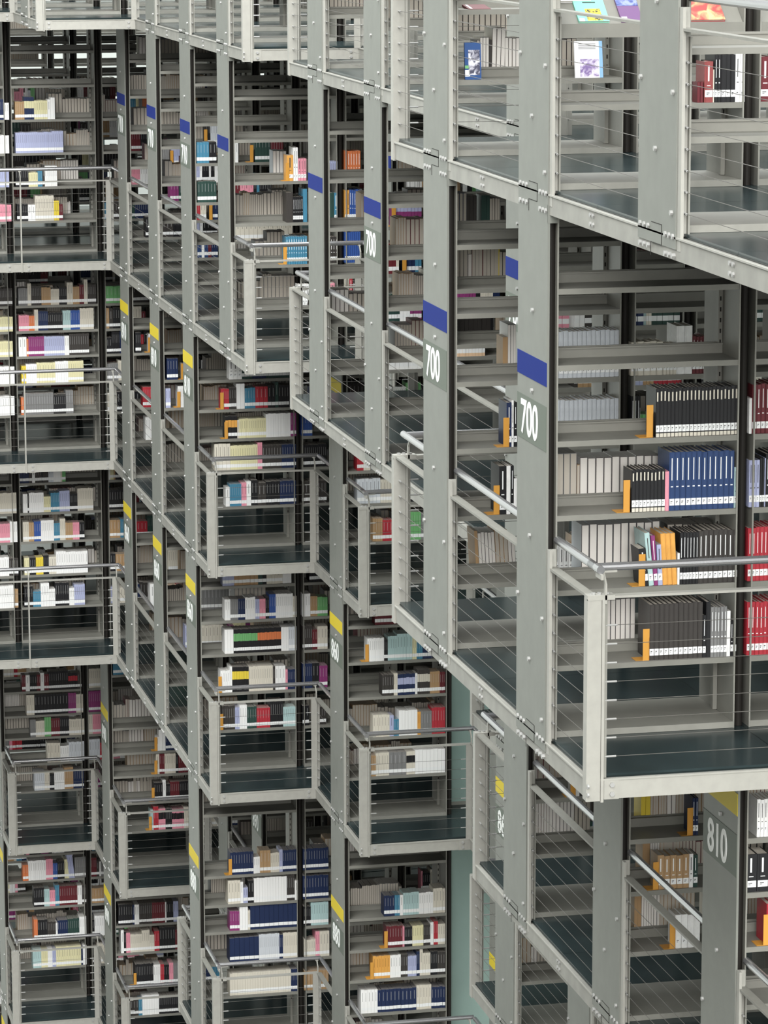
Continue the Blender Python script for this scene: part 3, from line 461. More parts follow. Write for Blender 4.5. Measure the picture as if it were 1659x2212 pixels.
(2,11,0,[],[(4.4082,4.5767,6,0.22,'W','',0),(4.6506,4.6822,1,0.2,'o','',0),(4.6822,5.0206,12,0.24,'G','',0),(5.0206,5.1638,6,0.22,'K','',0),(5.1638,5.2487,3,0.26,'G','',0)],0),
(3,11,3,[],[(4.3832,4.5738,9,0.24,'w','',0),(4.648,4.701,2,0.22,'W','',0),(4.701,4.7169,1,0.22,'K','',0),(4.7169,4.8869,8,0.23,'W','',0),(4.8869,4.9667,3,0.18,'y','',0),(4.9667,5.0679,5,0.22,'C','',0),(5.0679,5.1852,5,0.24,'L','',0),(5.1852,5.2759,6,0.2,'K','',0),(5.2759,5.4576,9,0.26,'w','',0)],0),
(3,11,2,[],[(4.3757,4.4923,5,0.22,'P','',0),(4.4923,4.5772,4,0.24,'W','',0),(4.6409,4.7099,3,0.23,'w','',0),(4.7099,4.7684,2,0.22,'t','',0),(4.7684,4.8482,3,0.23,'B','',0),(4.8482,4.9974,7,0.24,'W','',0),(4.9974,5.0667,3,0.2,'C','',0),(5.0667,5.1308,3,0.25,'w','',0),(5.1308,5.2162,4,0.2,'t','',0),(5.2162,5.2911,3,0.2,'P','',0),(5.2911,5.3499,2,0.2,'K','',0)],0),
(3,11,1,[],[(4.3681,4.4742,4,0.22,'W','',0),(4.4742,4.5805,4,0.2,'k','',0),(4.6496,4.7081,2,0.2,'y','',0),(4.7081,4.7827,3,0.2,'K','',0),(4.7827,4.868,4,0.2,'Y','',0),(4.868,4.932,3,0.22,'K','',0),(4.932,5.0174,3,0.2,'w','',0),(5.0174,5.1296,4,0.26,'W','',0),(5.1296,5.3813,9,0.25,'W','',0)],0),
(3,11,0,[],[(4.3593,4.5188,6,0.26,'W','',0),(4.5188,4.572,2,0.22,'t','',0),(4.6413,4.7426,4,0.24,'K','',0),(4.7426,4.8333,4,0.18,'C','',0),(4.8333,4.9295,3,0.27,'W','',0),(4.9295,4.999,3,0.2,'W','',0),(4.999,5.1596,6,0.27,'K','',0),(5.1596,5.2186,3,0.2,'W','',0),(5.2186,5.342,5,0.24,'L','',0)],0),
(4,12,4,[],[(4.8354,4.8805,2,0.2,'r','',0),(4.8805,4.9312,1,0.2,'W','',0),(4.9312,5.0158,3,0.2,'K','',0),(5.0158,5.0609,2,0.2,'r','',0),(5.0609,5.1061,1,0.22,'W','',0),(5.1061,5.1626,2,0.2,'r','',0),(5.1626,5.4002,9,0.23,'K','',0),(5.4002,5.5136,4,0.2,'K','cR',0),(5.5136,5.5647,2,0.2,'k','',0),(5.6498,5.7976,6,0.24,'w','',0)],0),
(4,12,3,[],[(4.8858,4.9818,3,0.25,'w','',0),(4.9818,5.3949,11,0.25,'K','',0),(5.3949,5.4914,4,0.25,'M','',0),(5.4914,5.5766,4,0.23,'w','',0),(5.6448,5.7927,6,0.26,'M','',0)],0),
(4,12,2,[],[(4.9254,4.9932,3,0.22,'G','',0),(4.9932,5.1007,5,0.2,'w','',0),(5.1007,5.18,3,0.24,'g','',0),(5.18,5.2877,4,0.22,'r','',0),(5.2877,5.4012,5,0.23,'K','',0),(5.4012,5.5887,9,0.2,'w','',0),(5.64,5.6912,2,0.26,'w','',0),(5.6912,5.7938,5,0.25,'P','',0)],0),
(4,12,1,[],[(5.1277,5.2866,4,0.24,'w','',0),(5.2866,5.3946,4,0.2,'W','',0),(5.3946,5.5824,6,0.24,'S','',0)],0),
(4,12,0,[],[(4.9627,5.0875,5,0.24,'S','',0),(5.0875,5.15,2,0.22,'w','',0),(5.15,5.2068,3,0.2,'K','',0),(5.2068,5.3319,5,0.23,'W','',0),(5.3319,5.4401,4,0.27,'t','',0),(5.4401,5.5712,6,0.24,'N','',0)],0),
(5,12,3,[],[(4.7971,4.8654,2,0.2,'o','',0),(4.8654,5.0819,8,0.25,'W','',0),(5.0819,5.1674,4,0.26,'P','',0),(5.1674,5.2245,2,0.2,'B','',0),(5.2245,5.3103,4,0.22,'K','',0),(5.3103,5.3674,2,0.24,'y','',0),(5.3674,5.4361,3,0.3,'L','',-0.1),(5.4361,5.5736,6,0.26,'G','',0)],0),
(5,12,2,[],[(4.927,5.0525,6,0.24,'K','',0),(5.0525,5.121,3,0.22,'T','',0),(5.121,5.1896,3,0.2,'P','',0),(5.1896,5.2411,2,0.26,'C','',0),(5.2411,5.4644,8,0.24,'r','',0),(5.4644,5.5218,2,0.24,'W','',0),(5.5218,5.5734,2,0.24,'k','',0)],0),
(5,12,1,[],[(4.9202,4.9659,2,0.26,'o','',0),(4.9659,5.0859,4,0.25,'K','',0),(5.0859,5.1889,5,0.22,'k','',0),(5.1889,5.2118,1,0.2,'W','',0),(5.2118,5.3379,5,0.23,'N','',0),(5.3379,5.4814,6,0.24,'d','',0),(5.4814,5.5675,4,0.26,'W','',0)],0),
(5,12,0,[],[(4.9001,5.0031,4,0.24,'T','',0),(5.0031,5.0833,4,0.23,'y','',0),(5.0833,5.1406,3,0.24,'W','',0),(5.1406,5.1864,2,0.23,'L','',0),(5.1864,5.4966,10,0.25,'y','',0),(5.4966,5.5197,1,0.24,'N','',0),(5.5197,5.5657,2,0.25,'W','',0)],0),
(2,2,1,[5.8716],[(5.8958,5.9323,2,0.2,'W','',0),(5.9323,6.0023,4,0.22,'k','',0)],0),
(2,9,3,[5.8096],[(5.6655,5.7808,4,0.22,'N','',0),(5.8192,5.8433,2,0.16,'w','',0)],0),
(2,9,2,[5.7675],[(5.6472,5.7001,2,0.2,'L','',0),(5.7771,5.8397,3,0.22,'W','',0)],0),
(2,10,3,[5.7953],[(5.6586,5.7193,3,0.22,'K','',0),(5.8054,5.8459,2,0.2,'W','',0)],0),
(2,10,1,[],[(5.7308,5.8272,5,0.22,'R','',0)],0),
(2,10,0,[],[(5.7561,5.8374,3,0.25,'W','',0)],0),
(1,11,3,[],[(5.9658,6.0185,2,0.22,'C','',0),(6.0185,6.0502,1,0.22,'y','',0),(6.0502,6.0924,2,0.22,'G','',0),(6.0924,6.1505,3,0.22,'o','',0)],0),
(1,11,2,[],[(5.9601,6.0658,4,0.26,'r','',0),(6.0658,6.1451,3,0.26,'K','',0)],0),
(1,11,1,[],[(5.9649,6.0549,4,0.24,'P','',0),(6.0549,6.145,3,0.24,'W','',0)],0),
(1,10,2,[6.0654],[(5.9849,6.0553,3,0.2,'G','',0),(6.0805,6.1711,5,0.2,'L','',0)],0),
(1,9,3,[6.0781],[(6.0971,6.1448,2,0.25,'K','',0),(6.1448,6.2212,3,0.25,'S','',0)],0),
(1,8,3,[6.1641],[(5.6466,5.7678,4,0.2,'C','',0),(5.7678,5.8397,2,0.2,'K','',0),(6.0242,6.0513,1,0.2,'W','',0),(6.2138,6.3675,5,0.28,'d','',0),(6.3675,6.4898,5,0.24,'r','',0)],0),
(1,9,2,[],[(5.9974,6.0308,2,0.24,'L','',0),(6.0308,6.0546,1,0.24,'W','',0),(6.0546,6.1263,4,0.24,'K','',0),(6.1263,6.1454,1,0.24,'W','',0),(6.1454,6.1836,2,0.24,'K','',0),(6.1836,6.2171,2,0.24,'W','',0)],0),
(1,8,2,[],[(5.6511,5.8356,6,0.2,'d','',0),(6.0205,6.0657,1,0.24,'r','',0),(6.0657,6.1968,3,0.25,'P','',0),(6.1968,6.2285,2,0.24,'K','',0),(6.2285,6.2557,1,0.26,'C','',0),(6.2557,6.3736,7,0.23,'K','',0)],0),
(1,9,1,[6.122],[(6.0024,6.0311,1,0.2,'R','',0),(6.0311,6.0932,2,0.2,'w','',0),(6.1363,6.213,2,0.22,'N','',0)],0),
(1,8,1,[],[(6.0213,6.5753,13,0.23,'w','',0)],0),
(1,9,0,[],[(5.9978,6.0409,2,0.2,'V','',0),(6.0409,6.0697,1,0.2,'W','',0),(6.0697,6.108,2,0.2,'V','',0),(6.108,6.1416,2,0.2,'r','',0),(6.1416,6.2088,3,0.2,'N','',0)],0),
(1,5,3,[6.1385],[(6.1535,6.3824,8,0.23,'M','cL',0)],0),
(1,5,2,[6.2242],[(6.0852,6.1753,3,0.24,'r','',0),(6.1753,6.1979,1,0.2,'w','',0),(6.2467,6.3295,3,0.24,'N','',0),(6.3295,6.3823,2,0.22,'C','',0)],0),
(1,5,1,[],[(6.0919,6.2048,5,0.22,'d','',0),(6.2048,6.2878,3,0.23,'W','',0),(6.2878,6.3821,4,0.2,'M','',0)],0),
(1,5,0,[],[(6.0911,6.382,8,0.17,'W','n',0)],0),
(1,4,3,[],[(6.1485,6.1834,1,0.22,'w','',0),(6.1834,6.2883,4,0.22,'R','',0),(6.2883,6.3478,4,0.22,'k','',0),(6.3478,6.4459,4,0.22,'w','',0)],0),
(1,4,2,[],[(6.149,6.2997,6,0.22,'M','n',0),(6.2997,6.3348,2,0.22,'K','',0),(6.3348,6.4297,5,0.22,'w','',0),(6.4297,6.4824,2,0.22,'N','',0)],0),
(1,4,1,[],[(6.1496,6.3711,9,0.2,'h','',0)],0),
(4,11,3,[6.1265],[(6.1483,6.1811,1,0.17,'W','',0),(6.1811,6.2575,2,0.25,'W','n',0),(6.2575,6.3778,4,0.2,'N','',0),(6.3778,6.4873,3,0.2,'k','',0)],0),
(4,11,2,[6.1226],[(6.1444,6.1827,1,0.24,'w','',0),(6.1827,6.2429,2,0.24,'r','',0),(6.2429,6.3742,6,0.24,'w','',0),(6.3742,6.4071,1,0.22,'K','',0),(6.4071,6.5277,5,0.24,'r','',0)],0),
(4,11,1,[6.0852],[(6.1126,6.2166,4,0.22,'K','',0),(6.2166,6.2549,1,0.25,'W','',0),(6.2549,6.3042,2,0.2,'K','',0),(6.3042,6.4139,5,0.22,'r','',0),(6.4139,6.5238,5,0.22,'K','',0)],0),
(4,11,0,[6.0475],[(6.0694,6.1022,2,0.24,'T','',0),(6.1022,6.1625,2,0.28,'R','',0),(6.1625,6.2448,4,0.25,'P','cK',0),(6.2448,6.3216,4,0.24,'K','',0),(6.3216,6.4645,8,0.23,'P','cK',0),(6.4645,6.5195,2,0.25,'w','',0)],0),
(4,11,5,[],[(5.6542,5.7787,5,0.2,'C','',0),(5.7787,5.9089,5,0.2,'P','',0)],0),
(5,11,3,[],[(5.6689,5.8389,6,0.25,'K','',0),(5.8389,5.8608,1,0.24,'N','',0),(5.8608,5.9158,2,0.24,'W','',0),(5.9158,6.0697,7,0.25,'k','',0),(6.0697,6.2239,6,0.25,'r','',0),(6.2239,6.2405,1,0.25,'W','',0),(6.2405,6.3232,3,0.25,'K','',0),(6.3232,6.3839,2,0.25,'L','',0)],0),
(5,11,2,[],[(5.6964,5.7294,1,0.28,'W','',0),(5.7294,5.7568,1,0.26,'K','',0),(5.7568,5.8063,2,0.24,'P','',0),(5.8063,5.9437,6,0.22,'w','',0),(5.9437,6.0373,4,0.26,'w','',0),(6.0373,6.0925,3,0.2,'w','',0),(6.0925,6.1531,2,0.24,'R','',0),(6.1531,6.3408,6,0.28,'K','',0),(6.3408,6.3795,2,0.24,'r','',0)],0),
(5,11,1,[5.8384],[(5.8604,6.0755,11,0.27,'K','',0),(6.0755,6.1584,3,0.25,'W','',0),(6.1584,6.2026,2,0.25,'R','',0),(6.2026,6.2634,3,0.24,'K','',0),(6.2634,6.3132,2,0.26,'P','',0),(6.3132,6.3741,3,0.25,'G','',0)],0),
(5,11,0,[],[(5.7944,5.8937,3,0.2,'k','',0),(5.8937,5.9378,2,0.2,'C','',0),(5.9378,6.1368,7,0.24,'W','n',0),(6.1368,6.4028,11,0.22,'K','',0)],0),
(3,10,2,[],[(5.9859,6.1502,7,0.25,'w','',0)],0),
(3,10,1,[],[(5.7804,5.8317,1,0.26,'W','',0),(5.9755,6.0681,3,0.24,'h','',0),(6.0681,6.1608,4,0.25,'R','',0)],0),
(3,10,0,[],[(5.9705,6.0735,2,0.22,'W','',0)],0),
(1,0,2,[],[(4.6969,4.8014,3,0.26,'G','f',0),(4.8014,4.8161,1,0.2,'t','f',0),(4.8161,5.2396,10,0.235,'W','f',0)],1),
(1,0,1,[],[(4.8288,5.2442,10,0.27,'S','f',0),(5.2813,5.6539,9,0.25,'k','f',0)],1),
(1,0,0,[],[(4.9597,5.1176,6,0.26,'S','f',0)],1),
(1,1,0,[],[(4.8038,4.8227,1,0.24,'t','p',-0.06),(4.8227,4.9231,5,0.23,'W','f',-0.06),(4.9231,4.9965,3,0.24,'t','f',-0.06),(4.9965,5.04,2,0.2,'W','f',-0.06)],1),
(0,1,0,[],[(4.7994,4.8179,1,0.2,'k','f',0),(4.8179,4.8681,3,0.215,'w','f',0),(4.8681,4.8839,1,0.2,'k','p',0),(4.8839,4.9607,3,0.265,'w','f',0.02),(4.9607,5.043,4,0.21,'w','f',0),(5.2585,5.3707,4,0.2,'k','f',0)],1),
(1,7,3,[],[(6.0459,6.1704,4,0.25,'S','f',0)],1),
(1,7,2,[],[(6.03,6.1676,4,0.27,'k','f',0)],1),
(1,7,1,[],[(5.9839,6.1476,5,0.27,'k','f',0)],1),
(1,7,0,[],[(5.916,6.2398,9,0.25,'G','f',0)],1),
(1,3,4,[],[(5.708,5.7825,3,0.24,'N','f',0),(5.7825,5.8538,3,0.22,'k','p',0),(5.8862,5.9447,3,0.22,'d','p',0),(5.9447,6.0162,4,0.2,'k','f',0)],1),
(1,3,3,[],[(5.7085,5.9785,10,0.24,'k','f',0),(5.9785,6.0177,1,0.26,'Y','p',0)],1),
(1,3,2,[],[(5.7091,5.9537,8,0.2,'k','p',0),(5.9537,5.9733,1,0.2,'K','p',0)],1),
(1,1,3,[],[(4.954,4.9835,1,0.2,'t','p',0),(4.9835,5.032,3,0.27,'W','f',0)],1),
(2,1,2,[],[(5.7952,5.8514,2,0.2,'Y','p',0),(5.8514,5.9498,6,0.22,'t','f',0),(5.9498,6.0061,2,0.22,'W','f',0),(6.0061,6.1189,6,0.22,'t','f',0)],1),
(2,1,1,[],[(5.8072,5.8522,1,0.2,'t','p',0),(5.8522,5.9114,4,0.24,'w','f',0),(5.9114,6.0328,5,0.24,'t','f',0)],1),
(2,1,0,[],[(5.7605,5.8028,2,0.25,'t','p',0),(5.8028,5.8791,5,0.25,'h','f',0),(5.8791,5.9158,2,0.25,'W','f',0),(5.9158,6.1285,9,0.25,'t','f',0)],1),
(2,2,1,[],[(5.7028,5.9637,14,0.26,'t','f',0)],1),
(2,2,0,[],[(5.6925,5.8154,7,0.26,'h','f',0),(5.8154,5.9819,7,0.26,'W','f',0),(5.9819,6.09,4,0.26,'k','f',0)],1),
(4,11,4,[],[(5.8814,6.128,7,0.26,'w','f',0)],1),
(4,11,3,[],[(6.0525,6.1953,5,0.25,'t','f',0)],1),
(4,11,2,[],[(5.8451,6.1747,9,0.25,'t','f',0)],1),
(4,11,1,[],[(5.9116,6.1537,6,0.27,'k','f',0)],1)]
NIND = 300
rnd = random.Random(7)
def q_(v, st): return max(st, round(v / st) * st)
def cover_mesh(w_, h, d, c):
    b = MB(); m = BM[c]; t = min(0.0022, w_ * 0.12)
    b.box(0.0005, w_ - 0.0005, 0.0, 0.004, 0, h, m)
    b.box(w_ * 0.2, w_ * 0.8, -0.0022, 0.0, 0.0, h, m)
    b.box(0.0004, t, 0.004, d, 0, h, m); b.box(w_ - t, w_ - 0.0004, 0.004, d, 0, h, m)
    return b.mesh('book')
def pages_mesh(w_, h, d):
    b = MB(); t = min(0.0022, w_ * 0.12); b.box(t, w_ - t, 0.004, d - 0.004, 0.003, h - 0.004, PAGES); return b.mesh('page_block')
def label_mesh(w_):
    b = MB(); b.box(w_ * 0.06, w_ * 0.94, -0.0034, -0.0022, 0.026, 0.060, LABEL); b.box(w_ * 0.25, w_ * 0.6, -0.0037, -0.0034, 0.045, 0.049, INK); b.box(w_ * 0.25, w_ * 0.45, -0.0037, -0.0034, 0.038, 0.041, INK)
    return b.mesh('spine_label')
def title_mesh(w_, h, dark):
    b = MB(); m = INK if dark else LABEL; b.box(w_ * 0.40, w_ * 0.56, -0.0030, -0.0020, h * 0.52, h * 0.90, m); b.box(w_ * 0.3, w_ * 0.7, -0.0030, -0.0020, h * 0.40, h * 0.42, m); return b.mesh('spine_title')
def trim_mesh(w_, h):
    b = MB(); b.box(w_ * 0.08, w_ * 0.92, -0.0032, -0.0020, 0.001, 0.02, BM['w']); b.box(w_ * 0.25, w_ * 0.6, -0.0032, -0.0020, h * 0.74, h * 0.93, BM['w']); return b.mesh('spine_title')
class Soup:                                       # every book beyond the ones built singly
    def __init__(s): s.v = []; s.f = []; s.c = []
    def quad(s, a, b, c, d, col): k = len(s.v); s.v += [a, b, c, d]; s.f.append((k, k + 1, k + 2, k + 3)); s.c.append(col)
    def book(s, x, y, z, w_, h, d, col, style, lean=0.0):
        x1 = x + w_ * 0.96; L_ = lambda xx, zz: xx + lean * (zz - z)
        def F(z0, z1, cc, yy=y): s.quad((L_(x, z0), yy, z0), (L_(x1, z0), yy, z0), (L_(x1, z1), yy, z1), (L_(x, z1), yy, z1), cc)
        pg = (.50, .46, .40)
        if style == 'f':
            t = w_ * 0.07
            F(z, z + h, col if col[0] < .5 else (.07, .06, .06))
            zz = z + 0.003; k0 = x + t; k1 = x1 - t
            s.quad((L_(k0, zz), y - .001, zz), (L_(k1, zz), y - .001, zz), (L_(k1, z + h), y - .001, z + h - .003), (L_(k0, z + h), y - .001, z + h - .003), pg if col[0] < .5 else (.74, .71, .67))
        elif style == 'p': F(z, z + h, col)
        elif style[:1] == 'c':                    # black set with a coloured panel
            F(z, z + .024, col); F(z + .024, z + .056, (.86, .87, .87)); F(z + .056, z + h * .5, col); F(z + h * .5, z + h * .82, PAL[style[1]]); F(z + h * .82, z + h, col)
        else:
            F(z, z + .024, col); F(z + .024, z + .056, (.84, .85, .85)); F(z + .056, z + h, col)
            tcol = tuple(.55 * q + .2 for q in col) if sum(col) < 1.0 else tuple(.5 * q for q in col)
            if style != 'n':
                za, zb = z + h * .5, z + h * .88; xa, xb = x + w_ * .38, x + w_ * .54
                s.quad((L_(xa, za), y - .001, za), (L_(xb, za), y - .001, za), (L_(xb, zb), y - .001, zb), (L_(xa, zb), y - .001, zb), tcol)
        zt = z + h
        s.quad((L_(x, zt), y, zt), (L_(x1, zt), y, zt), (L_(x1, zt), y + d, zt), (L_(x, zt), y + d, zt), tuple(.55 * a + .45 * b for a, b in zip((.42, .39, .35), col)))
        s.quad((L_(x, z), y + d, z), (x, y, z), (L_(x, zt), y, zt), (L_(x, zt), y + d, zt), col)
        s.quad((x1, y, z), (x1, y + d, z), (L_(x1, zt), y + d, zt), (L_(x1, zt), y, zt), col)
        s.quad((x1, y + d, z), (x, y + d, z), (L_(x, zt), y + d, zt), (L_(x1, zt), y + d, zt), col)
SO = Soup()
MADE = 0
def single_book(x, y, z, w_, h, d, c, style, label, group, lean=0.0):
    w_ = q_(w_, .0005); h = q_(h, .004); d = q_(d, .01)
    o = thing('book', label, 'book', (x, y, z), group, cached(('cov', w_, h, d, c), lambda: cover_mesh(w_, h, d, c)))
    if lean: o.rotation_euler = (0, math.atan(lean), 0)
    put('page_block', cached(('pg', w_, h, d), lambda: pages_mesh(w_, h, d)), o)
    if style != 'p':
        put('spine_label', cached(('lb', w_), lambda: label_mesh(w_)), o)
        if style == 'z': put('spine_title', cached(('tr', w_, h), lambda: trim_mesh(w_, h)), o)
        elif w_ > 0.012 and style != 'n': put('spine_title', cached(('ti', w_, h, sum(PAL[c]) > 1), lambda: title_mesh(w_, h, sum(PAL[c]) > 1)), o)
def bookend_mesh():
    b = MB(); b.box(0.0, 0.034, 0.0, 0.003, 0.0, 0.165, ORANGE); b.box(-0.035, 0.034, 0.0, 0.09, 0.0, 0.002, ORANGE); b.box(0.031, 0.034, 0, 0.10, 0.0, 0.12, ORANGE)
    return b.mesh('bookend')
NB = 0
done = set()
def bay_of(s, k, x):
    i = int(math.floor((x - 4.56 - 0.03) / 1.025)); return i
for s, k, b_, ends, runs, back in SPEC:
    z = LZ[s] + SHX.get((s, k), SHZ[s])[b_] + 0.0005; y = YK(k) + (0.31 if back else 0.012)
    for ex in ends:
        if NB < 90:
            t = thing('bookend', 'orange metal bookend on the %s shelf up, %s, %s, %s bay' % (ORD[b_ + 1], TIER[s], ROW(k), ORD[bay_of(s, k, ex) - IMIN[s].get(k, 0) + 1]), 'bookend', (ex, y - 0.004, z), 'orange bookends', cached('bend', bookend_mesh)); NB += 1
    cnt = {}
    for x0, x1, n, h, c, st, ln in runs:
        w_ = (x1 - x0) / n
        for q in range(n):
            x = x0 + q * w_; i = bay_of(s, k, x); (None if back else done.add((s, k, b_, i))); cnt[(i, c)] = cnt.get((i, c), 0) + 1
            hh = h + (rnd.uniform(-.003, .003) if n > 3 else 0); d = min(.235, .62 * h + .02)
            if MADE < NIND and st[:1] != 'c' and st != 'f':
                lab = '%s %s book from left, %s shelf up, %s, %s, %s bay' % (ORD[min(cnt[(i, c)], 39)], NAME[c], ORD[b_ + 1], TIER[s], ROW(k), ORD[i - IMIN[s].get(k, 0) + 1])
                single_book(x, y + rnd.uniform(0, .004), z, w_ * .985, hh, d, c, st, lab, '%s books on the %s shelf, %s, %s' % (NAME[c], ORD[b_ + 1], TIER[s], ROW(k)), ln); MADE += 1
            else: SO.book(x, y + rnd.uniform(0, .006), z, w_, hh, d, PAL[c], st, ln)
MIX = 'KKKKKkkkkkWWWWwwwwGGSNNCTRrrPMgdtttLy'
SPARSE = {(1, 3), (1, 4), (1, 5), (1, 8), (1, 9), (1, 10), (2, 9), (2, 10), (3, 9), (3, 10), (4, 11), (5, 11), (4, 9), (4, 10)}
def random_row(s, k, i, b_, back):
    z = LZ[s] + SHX.get((s, k), SHZ[s])[b_] + 0.0005; x0 = XI(i) + 0.056; x1 = XI(i) + 0.984
    if back:
        if s <= 1 and k <= 1: return
        if s == 1 and b_ >= 4 and (k < 9 or rnd.random() < .75): return
        u = rnd.random()
        if u < .18: return
        f = rnd.uniform(.35, 1.0); y = YK(k) + 0.30 + rnd.uniform(0, .03)
        a, e_ = (x1 - f * (x1 - x0), x1) if rnd.random() < .7 else (x0, x0 + f * (x1 - x0))
        x = a
        while x < e_:
            n = rnd.randint(2, 9); w_ = rnd.uniform(.014, .04); h = rnd.uniform(.17, .27); c = rnd.choice('ttkkkKKrwG')
            for q in range(n):
                if x + w_ > e_: break
                SO.book(x, y, z, w_, h + rnd.uniform(-.004, .004), .2, PAL[c], 'f'); x += w_
            if x + w_ > e_: break
        return
    if s == 1 and b_ >= 4: return
    if s == 2 and k in (1, 2): return
    if (s, k) in SPARSE and rnd.random() < .7: return
    if s in (2, 4) and b_ >= 5: return
    if s == 0 and k >= 2: 
        if rnd.random() < .8: return
    f = rnd.uniform(.45, 1.0); y = YK(k) + 0.012
    left = k >= 11
    a, e_ = (x0, x0 + f * (x1 - x0)) if left else (x1 - f * (x1 - x0), x1)
    x = a
    while x < e_:
        n = rnd.choice((1, 1, 2, 3, 4, 6, 9)); w_ = rnd.uniform(.015, .045); h = rnd.uniform(.17, .26); c = rnd.choice(MIX)
        for q in range(n):
            if x + w_ > e_ + .005: break
            SO.book(x, y + rnd.uniform(0, .01), z, w_, h + (rnd.uniform(-.003, .003)), .6 * h + .02, PAL[c], ''); x += w_
        if x + w_ > e_: break
for s in range(7):
    for k in IMIN[s]:
        for i in range(IMIN[s][k], IMAXS.get((s, k), IMAX[k]) + 1):
            if not seen(('case', s, k, i)): continue
            for b_ in range(len(SHX.get((s, k), SHZ[s]))):
                if s == 0 and k == 0 and b_ == 1: continue
                if (s, k, b_, i) not in done and not (s == 0 and k <= 1) and not (s <= 1 and k <= 1): random_row(s, k, i, b_, False)
                random_row(s, k, i, b_, True)
me = bpy.data.meshes.new('books'); me.from_pydata(SO.v, [], SO.f)
at = me.color_attributes.new('cover', 'FLOAT_COLOR', 'CORNER')
buf = []
for c in SO.c: buf += [c[0], c[1], c[2], 1.0] * 4
at.data.foreach_set('color', buf)
bmm = bpy.data.materials.new('book_covers'); bmm.use_nodes = True
ca = bmm.node_tree.nodes.new('ShaderNodeVertexColor'); ca.layer_name = 'cover'
bs = bmm.node_tree.nodes['Principled BSDF']; bs.inputs['Roughness'].default_value = .5; bs.inputs['Specular IOR Level'].default_value = .3
bmm.node_tree.links.new(ca.outputs[0], bs.inputs['Base Color']); me.materials.append(bmm)
so = put('shelved_books', me); so['kind'] = 'stuff'; so['label'] = 'the many further library books lining the shelves of every tier'; so['category'] = 'books'
# ---------------------------------------------------------------- books shown face-on, on the top tier
def face_book(name_label, x, y, z, w_, h, t, tilt, cover, patches, cat='book'):
    b = MB(); b.box(0, w_, 0.0, 0.002, 0, h, cover); b.box(0, w_, t - 0.002, t, 0, h, cover); b.box(0, 0.002, 0.002, t - 0.002, 0, h, cover)
    o = thing('book', name_label, 'book', (x, y, z), None, b.mesh('book')); o.rotation_euler = (tilt, 0, 0)
    b = MB(); b.box(0.002, w_ - 0.003, 0.002, t - 0.002, 0.003, h - 0.003, PAGES); b.build('page_block', o)
    for nm, x0, x1, z0, z1, m in patches:
        b = MB(); b.box(w_ * x0, w_ * x1, -0.0008, 0.0, h * z0, h * z1, m); b.build(nm, o)
    return o
def art(name, a, b_, c, scale):
    m = bpy.data.materials.new(name); m.use_nodes = True; n = m.node_tree; bs = n.nodes['Principled BSDF']; bs.inputs['Roughness'].default_value = .35
    t_ = n.nodes.new('ShaderNodeTexCoord'); x = n.nodes.new('ShaderNodeTexNoise'); x.inputs['Scale'].default_value = scale; x.inputs['Detail'].default_value = 6; x.inputs['Distortion'].default_value = 1.2
    r = n.nodes.new('ShaderNodeValToRGB'); r.color_ramp.elements[0].position = .4; r.color_ramp.elements[1].position = .62
    r.color_ramp.elements[0].color = (*a, 1); r.color_ramp.elements[1].color = (*b_, 1); e_ = r.color_ramp.elements.new(.5); e_.color = (*c, 1)
    n.links.new(t_.outputs['Object'], x.inputs['Vector']); n.links.new(x.outputs['Fac'], r.inputs[0]); n.links.new(r.outputs[0], bs.inputs['Base Color'])
    return m
A_GREY = art('grey_photo', (.05, .05, .09), (.75, .75, .82), (.35, .35, .42), 30)
A_VIO = art('violet_photo', (.22, .15, .35), (.70, .66, .80), (.45, .38, .55), 35)
A_RED = art('red_landscape', (.55, .08, .08), (.80, .55, .25), (.75, .25, .15), 14)
A_YEL = art('yellow_patch', (.05, .05, .02), (.85, .70, .05), (.80, .62, .04), 60)
A_DUSK = art('dusk_photo', (.03, .06, .22), (.25, .30, .55), (.10, .13, .35), 20)
TEALC = mat('mint_cover', (.22, .60, .46), .35); DUSKC = mat('dusk_cover', (.16, .08, .20), .35); DEEPB = mat('deep_blue_cover', (.02, .07, .22), .3); SKYB = mat('sky_blue_strip', (.25, .45, .72), .4); WHITEC = mat('white_cover', (.82, .82, .84), .35)
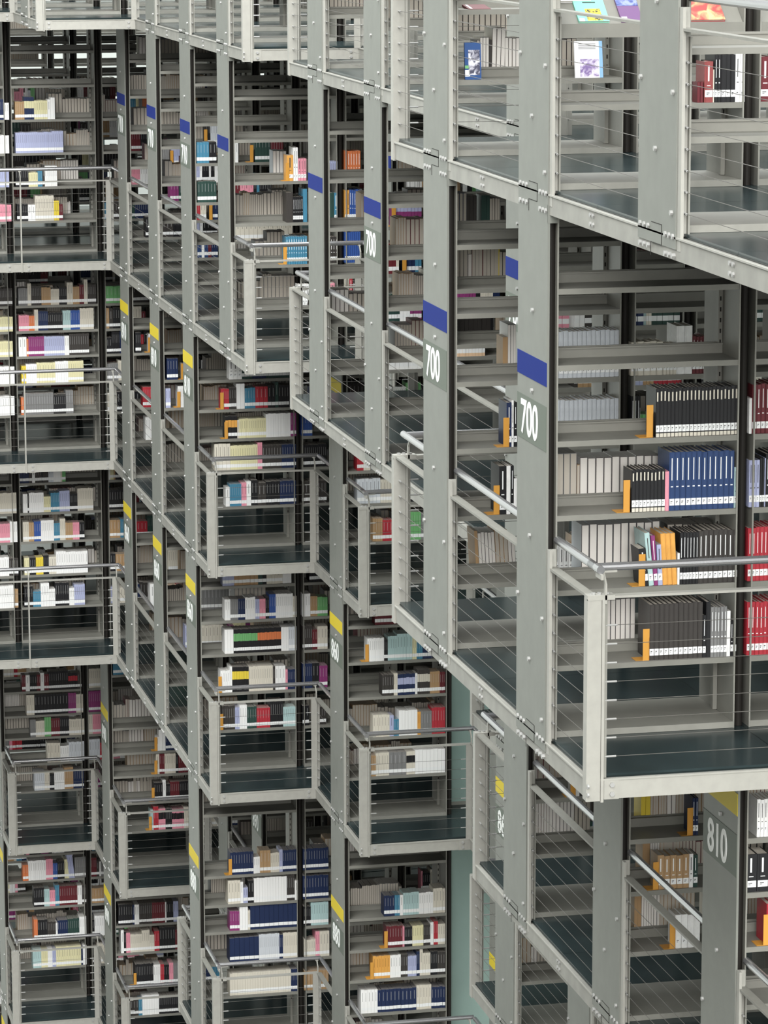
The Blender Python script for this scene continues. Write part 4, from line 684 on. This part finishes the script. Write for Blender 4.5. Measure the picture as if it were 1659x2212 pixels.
zf0 = LZ[0] + SHZ[0][0] + .001; zd = LZ[0] + SHZ[0][1]
SL = math.atan2(.20, .26) - math.pi / 2           # leaning back on the slope of a display shelf
face_book('dark blue paperback with city photograph standing face out, top tier third row', 4.6618, YK(1) + .02, zf0, 0.0910, .20, .016, -.10, DEEPB, [('cover_picture', .22, .92, .12, .80, A_GREY), ('spine_label', .0, .30, .08, .26, LABEL), ('cover_band', .0, .24, .30, .38, BM['g'])])
face_book('white paperback with violet building photograph standing face out on top tier', 5.2842, YK(1) + .02, zf0, 0.1583, .20, .014, -.16, WHITEC, [('cover_picture', .18, .86, .03, .52, A_VIO), ('cover_band', .88, 1.0, 0, 1, SKYB), ('spine_label', .0, .2, .02, .22, LABEL)] + [('title_line', .14, .76, .92 - .045 * j, .935 - .045 * j, BM['G']) for j in range(4)])
face_book('mint green book with yellow picture lying on the sloping display shelf', 4.7105, YK(0) + .012, zd + .024, 0.1544, .22, .012, SL, TEALC, [('cover_picture', .30, .80, .02, .42, A_YEL), ('spine_label', .04, .20, .0, .1, LABEL), ('title_line', .30, .72, .62, .66, BM['d'])])
face_book('dusky blue and purple book lying on the sloping display shelf beside column', 4.9259, YK(0) + .012, zd + .024, 0.1081, .25, .012, SL, DUSKC, [('cover_picture', .0, 1.0, .45, 1.0, A_DUSK), ('spine_label', .05, .3, .0, .12, LABEL)])
face_book('white book lying at the upper edge of the sloping display shelf', 4.6447, YK(0) + .13, zd + .118, 0.1587, .16, .012, SL, WHITEC, [('cover_picture', .2, .9, .2, .7, A_GREY)])
face_book('red and orange picture book lying on the sloping display shelf by handrail', 5.2724, YK(0) + .012, zd + .024, 0.1827, .24, .012, SL, BM['R'], [('cover_picture', .0, 1.0, .0, 1.0, A_RED), ('title_line', .08, .8, .86, .95, BM['r'])])
face_book('maroon book lying flat at the front of the top tier shelf', 4.6792, YK(1) + .01, LZ[0] + SHZ[0][1] + .002, 0.1245, .16, .014, -1.45, BM['r'], [('spine_label', .1, .2, .1, .9, LABEL)])
